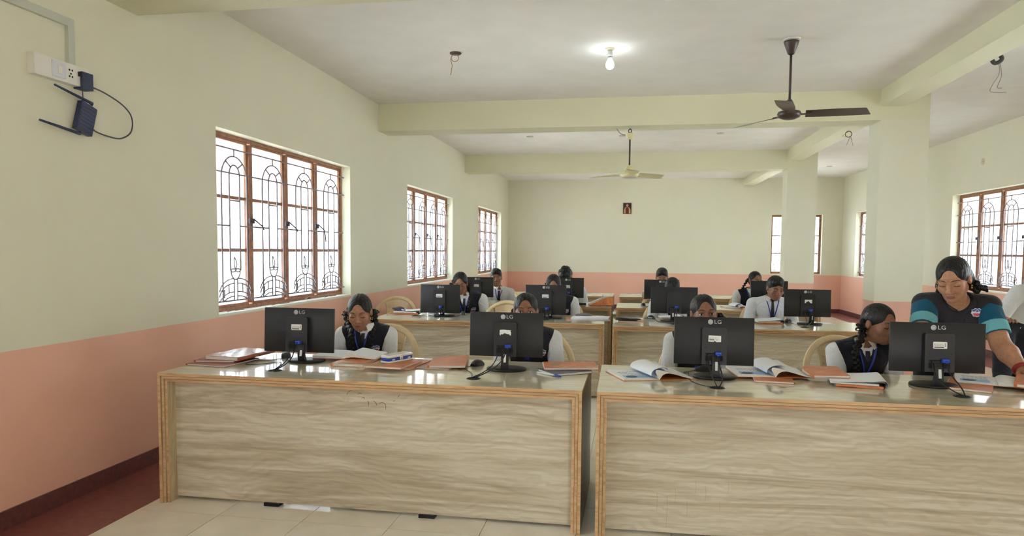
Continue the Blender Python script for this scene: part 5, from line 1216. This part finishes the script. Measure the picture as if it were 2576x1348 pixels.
    def ribbon(c, seed, R=.032):
        rn = random.Random(seed); m = MB()
        for k in range(16):
            d = nrm([rn.uniform(-1, 1), rn.uniform(-1, .6), rn.uniform(-1, 1)]); q = nrm(np.cross(d, [rn.random(), rn.random(), 1])); c2 = np.array(c)
            m.tube(spline([tuple(c2), tuple(c2+d*R*.8+q*R*.35), tuple(c2+d*R*1.15), tuple(c2+d*R*.8-q*R*.35), tuple(c2)], 4), .0052, 5, flat=.35)
        return m.build('hair_ribbon', M_RIB, t)
    if girl and not teacher:
        for s in (-1, 1):
            if plaits == 'left' and s > 0: continue
            e = hp(s*.086, .040, -.030); y0 = lambda p: (vest.front(p[0], p[2]) or p[1])
            if plaits == 'bun':
                ribbon(hp(s*.098, .035, -.05), 7+s, .036); plait([hp(s*.07, .05, -.01), hp(s*.09, .05, -.05), hp(s*.088, .04, -.10)], .020, .016)
            elif plaits == 'back':
                ribbon(hp(s*.09, .05, -.02), 7+s, .022); plait([hp(s*.07, .06, .0), hp(s*.10, .07, -.05), hp(s*.13, .08, -.12), hp(s*.15, .09, -.2)], .017, .012)
            else:
                a = N+r*s*.080*w+ax*.02; a[1] = min(a[1], y0(a)-.0); b = N+r*s*.074*w-ax*.06; b[1] = y0(b)-.010; c = N+r*s*.062*w-ax*.15; c[1] = y0(c)-.008; d = N+r*s*.056*w-ax*.21; d[1] = y0(d)-.008
                if plaits == 'rightlong' and s < 0: c = b-ax*.02; d = b-ax*.04
                plait([hp(s*.072, .045, .0), e, hp(s*.092, .02, -.085), (a+2*b)/3+f*.01, b, c, d], .020, .016)
                ribbon(hp(s*.096, .035, -.035), 3+s, .030)
    if girl:
        for s in (-1, 1):
            m = MB(); M = Matrix.Translation(tuple(hp(s*.080, .008, -.042))); m.lathe([(0, -.005), (.004, -.003), (.005, 0), (.004, .003), (0, .005)], seg=10, M=M)
            if teacher or plaits in ('two',): m.lathe([(0, -.022), (.004, -.019), (.005, -.014), (.001, -.005)], seg=10, M=M)
            m.build('earring', M_GOLD, t)
    return t, hp, (N, P, f, r, ax, Es, Ws, Sf)
H1, H2, H3 = .0055, .0075, .009
# first row
person('girl with two black plaits looking down at her open textbook', (-1.82, 4.62), (-1.835, 4.62, .905), (-1.862, 4.565, 1.015), 1.06, 12, 19, 0, 10, .165, True, 0, H1, [(-1.94, 4.40, .60), (-1.72, 4.40, .60)], 'down')
person('girl peering over the torn-sticker monitor, only eyes and forehead showing', (-.665, 4.62), (-.665, 4.62, .915), (-.683, 4.57, 1.049), 1.05, 7, 3, 0, 4, .168, True, 1, H1, [(-.75, 4.42, .64), (-.56, 4.42, .64)], 'open', plaits='bun')
person('girl peering over the nicked-sticker monitor, hair bow at one side', (.455, 4.62), (.455, 4.62, .925), (.482, 4.57, 1.062), 1.05, 5, 3, 4, 0, .165, True, 1, H1, [(.37, 4.42, .64), (.56, 4.42, .64)], 'open', plaits='bun')
tp = person('seated girl in profile with a hair clip, facing the monitor shared with the woman', (1.48, 4.64), (1.47, 4.64, .885), (1.545, 4.58, 1.020), 1.06, 27, 12, 0, 2, .165, True, 1, H1, [(1.44, 4.41, .66), (1.60, 4.41, .66)], 'down', plaits='left', badge=False)
m = MB(); hp = tp[1]; m.tube([tuple(hp(-.084, .02, .062)), tuple(hp(-.087, .028, .040)), tuple(hp(-.088, .034, .036)), tuple(hp(-.088, .036, .042)), tuple(hp(-.086, .030, .060))], .0018, 5); m.build('hair_clip', mat('silver_tip', (190, 190, 195), .3, 1), tp[0])
# the bending woman
tw = person('woman in charcoal vest and teal sleeves bending over the desk', (2.0, 4.75), (1.985, 4.60, 1.178), (1.912, 4.50, 1.305), 1.13, -33, 24, 4, -16, .160, True, 2, H1, [(1.665, 4.27, .80), (2.18, 4.235, .806)], 'down', True, (2.04, 4.92, .82), 1.5, teacher=True, tie=False, lanyard=False)
E_, W_ = tw[2][5][1], tw[2][6][1]; m = MB(); u = nrm(W_-E_); c = W_-u*.015
a = nrm(np.cross(u, [0, 0, 1])); b = np.cross(a, u)
for k in (-.008, 0, .008): m.tube([tuple(c+u*k+a*.041*math.cos(x)+b*.038*math.sin(x)) for x in [2*PI*i/18 for i in range(18)]], .0055, 6, closed=True)
m.build('red_bracelet', mat('red_thread', (150, 34, 40), .6), tw[0])
# second row
person('second-row girl near the wall looking down, badge on vest', (-1.90, 7.88), (-1.895, 7.88, .935), (-1.942, 7.80, 1.070), 1.10, 8, 20, 0, 8, .195, True, 1, H2, None, 'down', plaits='rightlong')
person('second-row girl bowed behind her monitor, forehead showing', (-.81, 7.96), (-.81, 7.96, .92), (-.856, 7.87, 1.058), 1.08, 5, 20, 0, 4, .18, True, 1, H2, None, 'down', plaits='bun')
person('student hidden behind the plain black monitor, top of head showing', (.47, 8.02), (.47, 8.02, .90), (.485, 7.95, 1.035), 1.06, 5, 30, 0, 0, .18, False, 1, H3, None, 'down')
person('boy in white shirt and dark tie reading with lowered head', (1.555, 7.95), (1.555, 7.95, .945), (1.578, 7.87, 1.068), 1.10, 10, 18, 0, -4, .195, False, 1, H2, None, 'down', lanyard=True)
# third row
person('boy in white shirt looking straight at the camera', (-1.89, 9.98), (-1.885, 9.98, .90), (-1.93, 9.93, 1.055), 1.13, 14, 2, 0, 8, .165, False, 1, H2, None, 'open')
person('boy with bowed curly head behind his monitor', (-.86, 10.03), (-.86, 10.03, .925), (-.90, 9.93, 1.085), 1.10, -25, 48, 0, 0, .19, False, 1, H3, None, 'down', style='curly')
person('boy with short hair reaching a hand to his mouse', (.46, 9.98), (.455, 9.98, .935), (.457, 9.90, 1.098), 1.08, 0, 18, 0, 0, .18, False, 1, H3, [(.19, 9.22, .80), None], 'down')
person('girl with one hanging plait beside the monitor, third row', (1.69, 9.98), (1.68, 9.98, .925), (1.722, 9.91, 1.075), 1.06, 15, 6, 0, 2, .18, True, 1, H2, None, 'open', plaits='back', badge=False)
# student bending in the side aisle at the picture's edge
person('student in white shirt and dark trousers stooping in the side aisle, card hanging', (3.27, 6.45), (3.36, 6.26, 1.19), (3.43, 6.12, 1.25), 1.08, 14, 40, 0, 8, .185, False, 1, H2, [(3.0, 6.1, .93), (3.62, 5.95, .85)], 'down', True, (3.24, 6.48, .88), badge=False)
